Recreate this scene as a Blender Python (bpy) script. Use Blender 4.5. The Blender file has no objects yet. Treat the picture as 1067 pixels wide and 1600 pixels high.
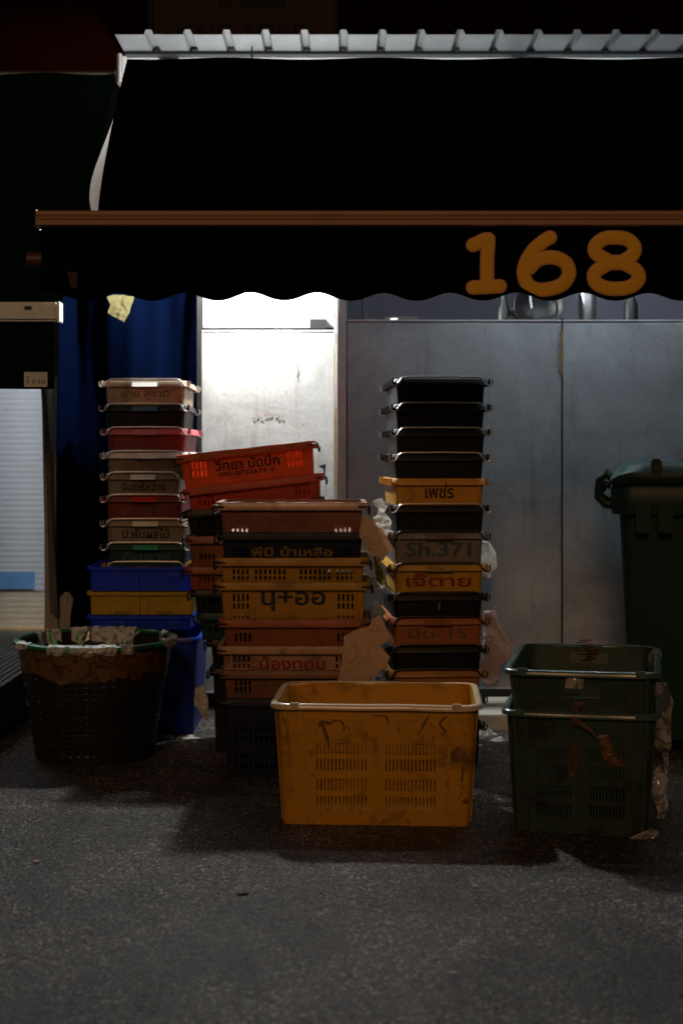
import bpy, bmesh, math, random
from mathutils import Vector, Matrix, noise
from mathutils.geometry import delaunay_2d_cdt
R = math.radians
random.seed(7)
scene = bpy.context.scene
C = scene.collection

# ------------------------------------------------------------ camera, world, light
CAMH, FPX, CX, HZ = 1.067, 2222.0, 533.5, 715.0
cam_d = bpy.data.cameras.new('camera'); cam = bpy.data.objects.new('camera', cam_d); C.objects.link(cam)
cam.location = (0, 0, CAMH); cam.rotation_euler = (R(90), 0, 0)
cam_d.sensor_fit = 'VERTICAL'; cam_d.sensor_height = 36; cam_d.lens = 50
cam_d.shift_y = -85/1600; cam_d.clip_end = 200
cam_d.dof.use_dof = True; cam_d.dof.focus_distance = 4.55; cam_d.dof.aperture_fstop = 2.5
scene.camera = cam
w = bpy.data.worlds.new('World'); scene.world = w; w.use_nodes = True
bg = w.node_tree.nodes['Background']
bg.inputs[0].default_value = (1.0, .82, .66, 1); bg.inputs[1].default_value = 0.0030
sd = bpy.data.lights.new('street_light', 'SUN'); so = bpy.data.objects.new('street_light', sd); C.objects.link(so)
sd.energy = 0.44; sd.angle = R(14); sd.color = (1, .55, .26)
so.rotation_euler = Vector((.12, 1.0, -.50)).to_track_quat('-Z', 'Y').to_euler()
scene.view_settings.view_transform = 'Standard'; scene.view_settings.look = 'None'
scene.view_settings.exposure = 0.0; scene.view_settings.gamma = 1
LAMP = Vector((-.37, 5.75, 1.975)); LAMP_W = 108.0

def PX(px, Y): return (px-CX)/FPX*Y
def PH(py, Y): return CAMH+(HZ-py)/FPX*Y

# ------------------------------------------------------------ materials
MC = {}
def nt(name):
    m = bpy.data.materials.new(name); m.use_nodes = True
    t = m.node_tree; b = t.nodes['Principled BSDF']
    return m, t, b
def N(t, k, **kw):
    n = t.nodes.new(k)
    for a, v in kw.items(): setattr(n, a, v)
    return n
def coords(t, scale, rnd=True, stretch=(1, 1, 1)):
    tc = N(t, 'ShaderNodeTexCoord'); mp = N(t, 'ShaderNodeMapping')
    mp.inputs['Scale'].default_value = [scale*s for s in stretch]
    t.links.new(tc.outputs['Object'], mp.inputs[0])
    if rnd:
        oi = N(t, 'ShaderNodeObjectInfo'); ml = N(t, 'ShaderNodeMath', operation='MULTIPLY'); ml.inputs[1].default_value = 57
        t.links.new(oi.outputs['Random'], ml.inputs[0]); t.links.new(ml.outputs[0], mp.inputs['Location'])
    return mp.outputs[0]
def ramp(t, fac, stops):
    r = N(t, 'ShaderNodeValToRGB'); e = r.color_ramp.elements
    while len(e) < len(stops): e.new(.5)
    for i, (p, c) in enumerate(stops):
        e[i].position = p; e[i].color = (c, c, c, 1) if not hasattr(c, '__len__') else (*c, 1)
    t.links.new(fac, r.inputs[0]); return r.outputs[0]
def noisen(t, vec, sc, det=4, rough=.6, dist=0):
    n = N(t, 'ShaderNodeTexNoise'); n.inputs['Scale'].default_value = sc; n.inputs['Detail'].default_value = det
    n.inputs['Roughness'].default_value = rough; n.inputs['Distortion'].default_value = dist
    t.links.new(vec, n.inputs['Vector']); return n.outputs[0]
def mixc(t, fac, a, b):
    m = N(t, 'ShaderNodeMix', data_type='RGBA')
    for i, s in ((0, fac), (6, a), (7, b)):
        if isinstance(s, (int, float)): m.inputs[i].default_value = s
        elif isinstance(s, (tuple, list)): m.inputs[i].default_value = (*s, 1)
        else: t.links.new(s, m.inputs[i])
    return m.outputs[2]
def bump(t, b, h, st, dist=.002):
    n = N(t, 'ShaderNodeBump'); n.inputs['Strength'].default_value = st; n.inputs['Distance'].default_value = dist
    t.links.new(h, n.inputs['Height']); t.links.new(n.outputs[0], b.inputs['Normal'])

def plastic(name, rgb, dirt=.5, rough=.42, dcol=(.035, .022, .014), scale=1.0, tr=0.0):
    key = ('p', name)
    if key in MC: return MC[key]
    m, t, b = nt(name)
    v = coords(t, scale)
    n1 = noisen(t, v, 7, 6, .7, .6); n2 = noisen(t, v, 38, 5, .65); n3 = noisen(t, v, 3, 2)
    stain = ramp(t, n1, [(.50, 0), (.66, dirt)])
    spot = ramp(t, n2, [(.60, 0), (.72, dirt*.8)])
    c1 = mixc(t, n3, [x*.78 for x in rgb], [min(1, x*1.12) for x in rgb])
    c2 = mixc(t, stain, c1, dcol); c3 = mixc(t, spot, c2, dcol)
    t.links.new(c3, b.inputs['Base Color'])
    rr = N(t, 'ShaderNodeMapRange'); rr.inputs[3].default_value = rough-.1; rr.inputs[4].default_value = min(1, rough+.3)
    t.links.new(n1, rr.inputs[0]); t.links.new(rr.outputs[0], b.inputs['Roughness'])
    bump(t, b, n2, .15, .0015)
    if max(rgb) < .08: b.inputs['Specular IOR Level'].default_value = .28
    if tr:
        tl = N(t, 'ShaderNodeBsdfTranslucent'); tl.inputs[0].default_value = (*[min(1, x*1.3) for x in rgb], 1)
        mx = N(t, 'ShaderNodeMixShader'); mx.inputs[0].default_value = tr
        t.links.new(b.outputs[0], mx.inputs[1]); t.links.new(tl.outputs[0], mx.inputs[2])
        t.links.new(mx.outputs[0], t.nodes['Material Output'].inputs[0])
    MC[key] = m; return m
def simple(name, rgb, rough=.6, metal=0, var=.25, sc=12, bs=.1):
    key = ('s', name)
    if key in MC: return MC[key]
    m, t, b = nt(name); v = coords(t, 1)
    n1 = noisen(t, v, sc, 5, .65)
    t.links.new(mixc(t, n1, [x*(1-var) for x in rgb], [min(1, x*(1+var)) for x in rgb]), b.inputs['Base Color'])
    b.inputs['Roughness'].default_value = rough; b.inputs['Metallic'].default_value = metal
    if bs: bump(t, b, n1, bs)
    MC[key] = m; return m
def cloth(name, rgb, tr=0.0, sc=600):
    m, t, b = nt(name); v = coords(t, 1, False)
    n1 = noisen(t, v, 5, 4); n2 = noisen(t, v, sc, 2)
    t.links.new(mixc(t, n1, [x*.7 for x in rgb], [x*1.2 for x in rgb]), b.inputs['Base Color'])
    b.inputs['Roughness'].default_value = .85; b.inputs['Specular IOR Level'].default_value = .0 if not tr else .2
    if tr: bump(t, b, noisen(t, v, 16, 5, .55, 1.0), .9, .022)
    else: bump(t, b, n2, .2, .0005)
    if tr:
        tl = N(t, 'ShaderNodeBsdfTranslucent'); tl.inputs[0].default_value = (*rgb, 1)
        mx = N(t, 'ShaderNodeMixShader'); mx.inputs[0].default_value = tr
        t.links.new(b.outputs[0], mx.inputs[1]); t.links.new(tl.outputs[0], mx.inputs[2])
        t.links.new(mx.outputs[0], t.nodes['Material Output'].inputs[0])
    return m
def film(name, rgb, body=.3, rough=.12):
    m, t, b = nt(name); v = coords(t, 1)
    b.inputs['Base Color'].default_value = (*rgb, 1); b.inputs['Roughness'].default_value = rough
    b.inputs['Specular IOR Level'].default_value = .9
    tp = N(t, 'ShaderNodeBsdfTransparent'); tp.inputs[0].default_value = (*[min(1, .78+x*.2) for x in rgb], 1)
    mx = N(t, 'ShaderNodeMixShader')
    n1 = noisen(t, v, 22, 3, .5, 1.2)
    f = ramp(t, n1, [(.42, body*.35), (.6, min(1, body*1.6))])
    t.links.new(f, mx.inputs[0]); t.links.new(tp.outputs[0], mx.inputs[1]); t.links.new(b.outputs[0], mx.inputs[2])
    t.links.new(mx.outputs[0], t.nodes['Material Output'].inputs[0])
    bump(t, b, noisen(t, v, 30, 2), .35, .004)
    return m
def emis(name, rgb, st):
    m, t, b = nt(name); b.inputs['Emission Color'].default_value = (*rgb, 1); b.inputs['Emission Strength'].default_value = st
    b.inputs['Base Color'].default_value = (.8, .8, .8, 1); return m

def asphalt():
    m, t, b = nt('asphalt'); v = coords(t, 1, False)
    vo = N(t, 'ShaderNodeTexVoronoi'); vo.inputs['Scale'].default_value = 185; t.links.new(v, vo.inputs['Vector'])
    big = noisen(t, v, 2.6, 7, .72, .5); mid = noisen(t, v, 9, 5, .7); fine = noisen(t, v, 240, 3, .7)
    sp = N(t, 'ShaderNodeSeparateColor'); t.links.new(vo.outputs['Color'], sp.inputs[0])
    g = ramp(t, sp.outputs[0], [(0, (.008, .0068, .0055)), (.5, (.024, .0205, .0165)), (.76, (.058, .049, .038)), (.90, (.16, .138, .112)), (1, (.52, .45, .37))])
    patch = ramp(t, big, [(.38, .42), (.5, .9), (.6, 1.45)])
    mm = N(t, 'ShaderNodeMix', data_type='RGBA', blend_type='MULTIPLY'); mm.inputs[0].default_value = 1
    t.links.new(g, mm.inputs[6]); t.links.new(patch, mm.inputs[7])
    st = ramp(t, mid, [(.50, 0), (.66, .6)])
    t.links.new(mixc(t, st, mm.outputs[2], (.022, .015, .011)), b.inputs['Base Color'])
    rr = ramp(t, sp.outputs[1], [(0, .22), (.35, .5), (1, .9)]); t.links.new(rr, b.inputs['Roughness'])
    ad = N(t, 'ShaderNodeMath', operation='ADD'); t.links.new(vo.outputs['Distance'], ad.inputs[0]); t.links.new(fine, ad.inputs[1])
    bump(t, b, ad.outputs[0], 1.0, .0045)
    return m
def panelmat(name, rgb, rough=.5, rust=.25, metal=0.0):
    m, t, b = nt(name); v = coords(t, 1)
    n1 = noisen(t, v, 2.2, 7, .7, .5); n2 = noisen(t, v, 26, 6, .75); vs = coords(t, 1, True, (14, 14, 1.2)); n3 = noisen(t, vs, 2, 4)
    n1s = ramp(t, n1, [(.34, 0), (.66, 1)]); c = mixc(t, n1s, [x*.62 for x in rgb], [min(1, x*1.22) for x in rgb])
    n4 = noisen(t, v, 60, 4, .8); c = mixc(t, ramp(t, n4, [(.4, .35), (.7, 0)]), c, [x*.5 for x in rgb])
    c = mixc(t, ramp(t, n2, [(.60, 0), (.74, rust)]), c, (.10, .07, .05))
    c = mixc(t, ramp(t, n3, [(.55, 0), (.8, rust*.8)]), c, (.16, .13, .11))
    t.links.new(c, b.inputs['Base Color'])
    t.links.new(ramp(t, n2, [(.3, rough-.12), (.7, rough+.2)]), b.inputs['Roughness'])
    b.inputs['Metallic'].default_value = metal
    bump(t, b, n1, .35, .012)
    return m

M = dict(
 asphalt=asphalt(), concrete=simple('concrete', (.16, .145, .13), .9, sc=20),
 ledge=simple('pale_stone', (.50, .47, .42), .7, sc=30), black=simple('black_metal', (.012, .012, .013), .5),
 grey_panel=panelmat('galvanised_sheet', (.34, .365, .39), .5, .6, .1), white_panel=panelmat('white_laminate', (.52, .51, .50), .5, .7),
 board=simple('white_board', (.8, .8, .8), .6, var=.04), steel=simple('bare_steel', (.45, .45, .46), .35, .9),
 alu=simple('aluminium', (.50, .50, .51), .45, .3), wire=simple('wire', (.75, .70, .66), .32, .8, bs=0),
 darkwire=simple('dark_wire', (.02, .018, .016), .4, .3),
 awn=cloth('black_awning_cloth', (.0035, .0045, .007)), green=cloth('dark_green_cloth', (.004, .014, .012)),
 tarp=cloth('blue_tarpaulin', (.0009, .0025, .0115)), flap=cloth('pale_side_cloth', (.6, .58, .58), .3),
 grime=simple('dark_grime', (.01, .009, .008), .8), bar=simple('brown_aluminium', (.36, .20, .12), .5, .0, sc=5),
 roof=simple('roof_sheet', (.12, .125, .13), .45, .2, sc=6), fascia=simple('pale_fascia', (.82, .83, .84), .5, var=.1),
 brick=cloth('maroon_wall', (.008, .0012, .0006)), signb=simple('sign_board', (.020, .009, .003), .8), signt=simple('sign_lettering', (.001, .001, .001), .8),
 inner=simple('blue_grey_wall', (.075, .085, .125), .7), orangep=simple('orange_paint', (.86, .47, .02), .6, var=.12), pinkp=simple('pinkish_paint', (.55, .27, .15), .6),
 paper=cloth('wrapping_paper', (.78, .56, .42), .35, 80), white_paper=cloth('pale_paper', (.88, .88, .86), .55, 80), pinkpaper=cloth('pink_paper', (.66, .50, .46), .35, 80),
 clear=film('clear_film', (.55, .56, .58), .42, .10), wrap=film('highlit_film', (.80, .82, .84), .5, .12), tie=plastic('green_tie_plastic', (.03, .50, .14), .2, .3), amber=film('amber_tape', (.15, .072, .022), 1.3, .3), sheet=film('frosted_strip', (.42, .42, .43), 1.0, .4),  # wrap: clear film made paler, lamp highlights on the basket put into its colour
 greenrim=plastic('green_rim_plastic', (.015, .20, .06), .95, .3, (.008, .008, .007)), blueband=simple('sky_blue_paint', (.12, .28, .55), .6),
 ink=simple('black_ink', (.006, .006, .007), .7, bs=0), redink=simple('red_ink', (.24, .012, .01), .7, bs=0), blueink=simple('blue_ink', (.012, .022, .05), .7, bs=0),
 fadeink=simple('faded_ink', (.13, .085, .06), .8, bs=0), yelink=simple('ochre_ink', (.22, .13, .02), .8, bs=0), greyink=simple('teal_grey_ink', (.05, .075, .08), .8, bs=0),
 lilac=simple('lilac_ink', (.06, .07, .17), .8, bs=0), shut=simple('shutter_paint', (.50, .51, .56), .6, var=.06), cream=simple('cream_paint', (.50, .44, .34), .6),
 rust=simple('rust', (.20, .12, .05), .9, var=.6, sc=50), yellowtape=simple('ochre_line', (.45, .30, .10), .7), stick=simple('white_sticker', (.62, .66, .64), .5, bs=0),
)

# ------------------------------------------------------------ mesh helpers
class MB:
    def __init__(s): s.v = []; s.f = []
    def add(s, V, F):
        n = len(s.v); s.v += [tuple(p) for p in V]; s.f += [tuple(i+n for i in f) for f in F]; return s
    def box(s, x0, x1, y0, y1, z0, z1):
        V = [(x, y, z) for x in (x0, x1) for y in (y0, y1) for z in (z0, z1)]
        return s.add(V, [(0,1,3,2),(4,6,7,5),(0,4,5,1),(2,3,7,6),(0,2,6,4),(1,5,7,3)])
    def tube(s, pts, r, n=8, closed=False, flat=None):
        pts = [Vector(p) for p in pts]; m = len(pts); V = []; F = []
        up = Vector((0, 0, 1)); prev = None
        for i, p in enumerate(pts):
            a = pts[(i-1) % m] if (closed or i > 0) else p; b = pts[(i+1) % m] if (closed or i < m-1) else p
            t = (b-a).normalized()
            if prev is None:
                prev = t.cross(up if abs(t.z) < .9 else Vector((1, 0, 0))).normalized()
            u = (prev - t*prev.dot(t)).normalized(); prev = u; w_ = t.cross(u)
            rr = r[i] if hasattr(r, '__len__') else r
            for k in range(n):
                a_ = 2*math.pi*k/n; V.append(p+(u*math.cos(a_)+w_*math.sin(a_))*rr)
        for i in range(m if closed else m-1):
            j = (i+1) % m
            for k in range(n):
                F.append((i*n+k, i*n+(k+1) % n, j*n+(k+1) % n, j*n+k))
        if not closed:
            F.append(tuple(range(n))[::-1]); F.append(tuple((m-1)*n+k for k in range(n)))
        return s.add(V, F)
    def ring(s, per, prof, closedprof=True):
        """sweep (offset,z) profile along closed perimeter [(x,y,nx,ny)]"""
        m = len(per); k = len(prof); V = []; F = []
        for (x, y, nx, ny) in per:
            for (o, z) in prof: V.append((x+nx*o, y+ny*o, z))
        for i in range(m):
            j = (i+1) % m
            for a in range(k if closedprof else k-1):
                b = (a+1) % k; F.append((i*k+a, j*k+a, j*k+b, i*k+b))
        return s.add(V, F)
    def xform(s, mat): s.v = [tuple(mat @ Vector(p)) for p in s.v]; return s
    def build(s, name, mat, parent=None, smooth=False, bevel=0, fix=True):
        me = bpy.data.meshes.new(name); me.from_pydata(s.v, [], s.f); me.update()
        if fix or bevel:
            bm = bmesh.new(); bm.from_mesh(me)
            if bevel:
                bmesh.ops.bevel(bm, geom=list(bm.edges), offset=bevel, segments=2, affect='EDGES', clamp_overlap=True)
            bmesh.ops.recalc_face_normals(bm, faces=bm.faces); bm.to_mesh(me); bm.free()
        if smooth:
            me.polygons.foreach_set('use_smooth', [True]*len(me.polygons))
            if smooth != 'all': me.set_sharp_from_angle(angle=R(38))
        me.materials.append(mat)
        o = bpy.data.objects.new(name, me); C.objects.link(o); o.parent = parent
        return o
def empty(name, loc=(0, 0, 0), rot=(0, 0, 0)):
    o = bpy.data.objects.new(name, None); C.objects.link(o); o.location = loc; o.rotation_euler = rot
    o.empty_display_size = .1; return o
def tag(o, label, cat, group=None, kind=None):
    if label: o['label'] = label
    if cat: o['category'] = cat
    if group: o['group'] = group
    if kind: o['kind'] = kind
    return o
def struct(o): o['kind'] = 'structure'; return o
def rrect(w, d, r, seg=4, ub=None):
    """rounded rectangle perimeter, ccw from front side; ub: {side: [u breaks]}"""
    out = []; ub = ub or {}
    sides = [((0, -1), (1, 0), w, d), ((1, 0), (0, 1), d, w), ((0, 1), (-1, 0), w, d), ((-1, 0), (0, -1), d, w)]
    for si, (n, t, L, D) in enumerate(sides):
        us = sorted(set([-L/2+r, L/2-r]+[u for u in ub.get(si, []) if abs(u) < L/2-r-1e-5]))
        for u in us: out.append((n[0]*D/2+t[0]*u, n[1]*D/2+t[1]*u, n[0], n[1], si, u))
        cx = n[0]*(D/2-r)+t[0]*(L/2-r); cy = n[1]*(D/2-r)+t[1]*(L/2-r)
        for k in range(1, seg):
            a = k/seg*math.pi/2; nx = n[0]*math.cos(a)+t[0]*math.sin(a); ny = n[1]*math.cos(a)+t[1]*math.sin(a)
            out.append((cx+nx*r, cy+ny*r, nx, ny, -1, 0))
    return out
def per4(p): return [(a[0], a[1], a[2], a[3]) for a in p]
def circle(r, n): return [(r*math.cos(2*math.pi*i/n), r*math.sin(2*math.pi*i/n), math.cos(2*math.pi*i/n), math.sin(2*math.pi*i/n), 0, i) for i in range(n)]
def slotwall(mb, per, h, th, zb, hole, inset):
    """per: perimeter; zb: z breaks; hole(i,k)->bool; inset(z)->inward offset"""
    m = len(per); zb = sorted(set(round(z, 5) for z in zb)); K = len(zb); V = []; F = []
    for layer in (0, 1):
        for (x, y, nx, ny, si, u) in per:
            for z in zb:
                o = -inset(z)-layer*th; V.append((x+nx*o, y+ny*o, z))
    idx = lambda L, i, k: L*m*K+(i % m)*K+k
    H = [[hole(i, (zb[k]+zb[k+1])/2) for k in range(K-1)] for i in range(m)]
    for i in range(m):
        for k in range(K-1):
            if H[i][k]: continue
            F.append((idx(0,i,k), idx(0,i+1,k), idx(0,i+1,k+1), idx(0,i,k+1)))
            F.append((idx(1,i,k), idx(1,i,k+1), idx(1,i+1,k+1), idx(1,i+1,k)))
            if H[(i-1) % m][k]: F.append((idx(0,i,k), idx(0,i,k+1), idx(1,i,k+1), idx(1,i,k)))
            if H[(i+1) % m][k]: F.append((idx(0,i+1,k), idx(1,i+1,k), idx(1,i+1,k+1), idx(0,i+1,k+1)))
            if k == 0 or H[i][k-1]: F.append((idx(0,i,k), idx(1,i,k), idx(1,i+1,k), idx(0,i+1,k)))
            if k == K-2 or H[i][k+1]: F.append((idx(0,i,k+1), idx(0,i+1,k+1), idx(1,i+1,k+1), idx(1,i,k+1)))
    mb.add(V, F)
def floor_slab(mb, per, inset, z0, z1):
    P = [(x-nx*inset, y-ny*inset) for (x, y, nx, ny, *_) in per]; n = len(P)
    mb.add([(x, y, z0) for x, y in P]+[(x, y, z1) for x, y in P],
           [tuple(range(n))[::-1], tuple(range(n, 2*n))]+[(i, (i+1) % n, n+(i+1) % n, n+i) for i in range(n)])
def slots(groups):
    """groups: (side,u0,u1,n,z0,z1,fill) -> list of rects"""
    out = []
    for (si, u0, u1, n, z0, z1, fill) in groups:
        p = (u1-u0)/n
        for k in range(n):
            a = u0+p*(k+.5-fill/2); out.append((si, a, a+p*fill, z0, z1))
    return out
def text(parent, s, x, y, z, wd, ht, mat, tilt=0, name='lettering', bold=.022, rotz=0, wob=.007):
    cu = bpy.data.curves.new(name, 'FONT'); cu.body = s; cu.size = 1; cu.extrude = .004; cu.offset = bold; cu.resolution_u = 3
    cu.align_x = 'CENTER'; tmp = bpy.data.objects.new('tmp', cu); C.objects.link(tmp)
    bpy.context.view_layer.update()
    me = bpy.data.meshes.new_from_object(tmp.evaluated_get(bpy.context.evaluated_depsgraph_get()))
    bpy.data.objects.remove(tmp); bpy.data.curves.remove(cu)
    sd_ = len(s)*3.7
    for v in me.vertices:
        q = Vector((v.co.x*1.7, v.co.y*1.7, sd_)); v.co.x += noise.noise(q)*wob*3; v.co.y += noise.noise(q+Vector((9, 0, 0)))*wob*4
    xs = [v.co.x for v in me.vertices]; ys = [v.co.y for v in me.vertices]
    cx, cy = (max(xs)+min(xs))/2, (max(ys)+min(ys))/2; sx = wd/(max(xs)-min(xs)); sy = ht/(max(ys)-min(ys))
    for v in me.vertices: v.co = ((v.co.x-cx)*sx, (v.co.y-cy)*sy, v.co.z*.08)
    me.materials.clear(); me.materials.append(mat)
    me.name = name; o = bpy.data.objects.new(name, me); C.objects.link(o); o.parent = parent
    o.location = (x, y, z); o.rotation_euler = (R(90)+tilt, 0, rotz); return o

# ------------------------------------------------------------ ground and setting
g = MB(); g.add([(-60, -30, 0), (60, -30, 0), (60, 60, 0), (-60, 60, 0)], [(0, 1, 2, 3)])
struct(g.build('ground', M['asphalt']))
jn = MB(); jp = []
for k in range(25):
    t_ = k/24; X_ = -1.42+1.0*t_; Y_ = 3.55+1.5*t_+.02*math.sin(k*1.3)
    jp.append((X_, Y_))
jn.add([(a-.006-.004*random.random(), b_, .0012) for a, b_ in jp]+[(a+.006+.004*random.random(), b_, .0012) for a, b_ in jp], [(k, k+1, 26+k, 25+k) for k in range(24)])
struct(jn.build('asphalt_joint', simple('joint_filler', (.085, .078, .068), .85, var=.7, sc=60)))
WZ, RZ = 6.0, 5.71       # white panel plane, grey panel plane
# stone ledge in front of the stall
struct(MB().box(-.10, 4, 5.54, 6.6, 0, .066).build('kerb', M['ledge'], bevel=.004))
struct(MB().box(-4, -1.30, 5.22, 9, 0, .19).build('raised_floor', M['concrete'], bevel=.006))

# building upper wall and its sign
b = empty('building', (0, 6.35, 0)); tag(b, 'dark maroon upper wall of the building above the corrugated roof', 'building')
MB().box(-5, 5, 0, .3, 2.80, 7).build('wall', M['brick'], b)
s = empty('shop_sign', (PX(380, 6.3), 6.3, PH(20, 6.3))); tag(s, 'unlit dark brown board reading HAIG ROAD above the roof edge', 'sign')
MB().box(PX(240, 6.3)-PX(380, 6.3), PX(523, 6.3)-PX(380, 6.3), 0, .045, -.12, .55).build('board', M['signb'], s, bevel=.003)
for a in (PX(236, 6.3), PX(525, 6.3)):
    MB().box(a-PX(380, 6.3)-.008, a-PX(380, 6.3)+.008, -.01, .048, -.125, .555).build('frame', M['signt'], s)
text(s, 'HAIG ROAD', 0, -.004, PH(46, 6.3)-PH(20, 6.3), PX(485, 6.3)-PX(277, 6.3), .058, M['signt'], bold=.02)
for a, b_ in ((340, 362), (376, 446)):
    MB().box(PX(a, 6.3)-PX(380, 6.3), PX(b_, 6.3)-PX(380, 6.3), -.006, -.001, PH(10, 6.3)-PH(20, 6.3), .13).build('symbol', M['signt'], s)

# corrugated roof
rf = empty('corrugated_roof', (0, 5.95, 2.77)); tag(rf, 'pale corrugated metal roof edge lit from below above the black awning', 'roof')
V = []; F = []; x = -.905; prof = []
while x < 3.2:
    prof += [(x, 0), (x+.116, 0), (x+.124, .020), (x+.146, .020)]; x += .1555
for y in (-.265, 1.0):
    for (px_, pz) in prof: V.append((px_, y, pz-.012*(y < 0)))
n = len(prof)
for i in range(n-1): F.append((i, i+1, n+i+1, n+i))
o = MB().add(V, F).build('roof_sheet', M['roof'], rf, fix=False); md = o.modifiers.new('s', 'SOLIDIFY'); md.thickness = .0015; md.offset = 1
MB().box(-.90, 3.2, -.03, .02, -.024, -.0135).build('beam', M['black'], rf)
MB().box(-.92, 3.2, .03, .06, -.34, -.015).build('fascia', M['fascia'], rf)
for p in (270, 808): MB().box(PX(p, 5.96)-.03, PX(p, 5.96)+.03, .012, .029, -.2, -.036).build('bracket', M['black'], rf)
MB().tube([(-.925, -.02, -.02), (-.925, -.02, -.14), (-.905, -.02, -.16)], .011).build('brace', M['alu'], rf)
for i in range(0, 27, 2):
    xx = -.905+.1555*i+.135
    if xx < 3: MB().tube([(xx, -.015, .006), (xx, -.015, .03)], .004, 6).build('bolt', M['steel'], rf)

# grey hoarding panels
def sheet(name, x0, x1, y, z0, z1, mat, label, th=.018):
    e = empty(name, ((x0+x1)/2, y, z0)); tag(e, label, 'hoarding')
    V = []; F = []; nx, nz = 26, 40; hw = (x1-x0)/2
    for i in range(nx+1):
        for k in range(nz+1):
            u = -hw+2*hw*i/nx; z = (z1-z0)*k/nz
            d = noise.noise(Vector((u*3+x0*7, z*3, 1.3)))*.006+max(0, noise.noise(Vector((u*11+x0*7, z*11, 9)))-.45)*.02+noise.noise(Vector((u*9+x0*7, z*9, 4)))*.0015
            if i in (0, nx) or k in (0, nz): d = 0
            V.append((u, d, z))
    for i in range(nx):
        for k in range(nz): F.append((i*(nz+1)+k, (i+1)*(nz+1)+k, (i+1)*(nz+1)+k+1, i*(nz+1)+k+1))
    MB().add(V, F).build('metal_skin', mat, e, 'all')
    MB().box(-hw, hw, .006, th, 0, z1-z0).build('core', M['black'], e)
    fr = MB(); fr.box(-hw, hw, -.004, .02, z1-z0, z1-z0+.006); fr.box(-hw, hw, -.004, .02, -.006, 0); fr.build('edge_trim', M['alu'], e)
    return e
zt, zb_ = PH(502, RZ), PH(1074, RZ)
pA = sheet('metal_hoarding', PX(543, RZ), PX(876, RZ), RZ, zb_, zt, M['grey_panel'], 'dull grey sheet metal panel behind the stack topped with black trays')
pB = sheet('metal_hoarding', PX(879, RZ), PX(879, RZ)+1.2, RZ, zb_, zt, M['grey_panel'], 'dull grey sheet metal panel behind the wheeled green bin')
pC = sheet('metal_hoarding', PX(879, RZ)+1.206, PX(879, RZ)+2.4, RZ, zb_, zt, M['grey_panel'], 'grey sheet metal panel past the right edge of the picture')
st = MB(); lx = PX(877, RZ)
V = []; F = []; k0 = 14
for k in range(k0+1):
    z = PH(516+68*k/k0, RZ); wv = .005+.004*math.sin(k*1.7)+.004*random.random()
    if k in (0, k0): wv = .001
    V += [(lx-wv-.002, RZ-.0065, z), (lx+wv*.6, RZ-.0065, z)]
for k in range(k0): F.append((2*k, 2*k+1, 2*k+3, 2*k+2))
m2 = Matrix.Translation(-Vector(pA.location))
st.add(V, F).xform(m2).build('rust_streak', M['rust'], pA)
# white panel + board above
pw = sheet('white_hoarding', PX(316, WZ), PX(523, WZ), WZ, .08, PH(518, WZ), M['white_panel'], 'brightly lit white panel behind the tilted orange crates')
cr = MB()
for pts in ([(464, 572), (467, 580), (464, 588), (468, 596)],):
    cr.tube([(PX(a, WZ), WZ-.004, PH(b_, WZ)) for a, b_ in pts], .0018, 5)
for k in range(9):
    a = 395+k*5.5+random.random()*3; bb = 648+random.random()*5
    cr.tube([(PX(a, WZ), WZ-.004, PH(bb, WZ)), (PX(a+3, WZ), WZ-.004, PH(bb+random.uniform(-3, 3), WZ))], .002, 5)
cr.xform(Matrix.Translation(-Vector(pw.location))).build('scratch', M['rust'], pw)
ub = empty('white_board', (PX(420, 6.05), 6.05, PH(513, 6.05))); tag(ub, 'glaring white board just under the awning scallops', 'board')
MB().box(PX(318, 6.05)-ub.location.x, PX(523, 6.05)-ub.location.x, 0, .03, .003, .7).build('board', M['board'], ub)
MB().box(PX(484, 6.05)-ub.location.x, PX(511, 6.05)-ub.location.x, -.04, -.001, -.004, .037).build('bracket', M['black'], ub)
# post between them
po = empty('metal_post', (PX(535, RZ), RZ+.017, .066)); tag(po, 'square grey metal post between the white panel and grey panels', 'post')
MB().box(-.016, .016, -.015, .02, 0, 2.15).build('shaft', M['alu'], po, bevel=.002)
MB().box(-.036, -.019, .02, .045, .05, 2.1).build('side_strip', M['board'], po, bevel=.001)
MB().box(-.027, -.0235, .017, .0195, .15, 1.5).build('yellow_tape', simple('yellow_line', (.5, .42, .08), .6), po)
cb = MB(); cb.tube([(-.03, -.005, 1.62), (-.035, -.012, 1.58), (-.025, -.014, 1.54), (-.03, -.01, 1.5), (-.022, -.012, 1.4), (-.026, -.012, 1.2)], .0035, 6); cb.build('cable', M['board'], po)
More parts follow.
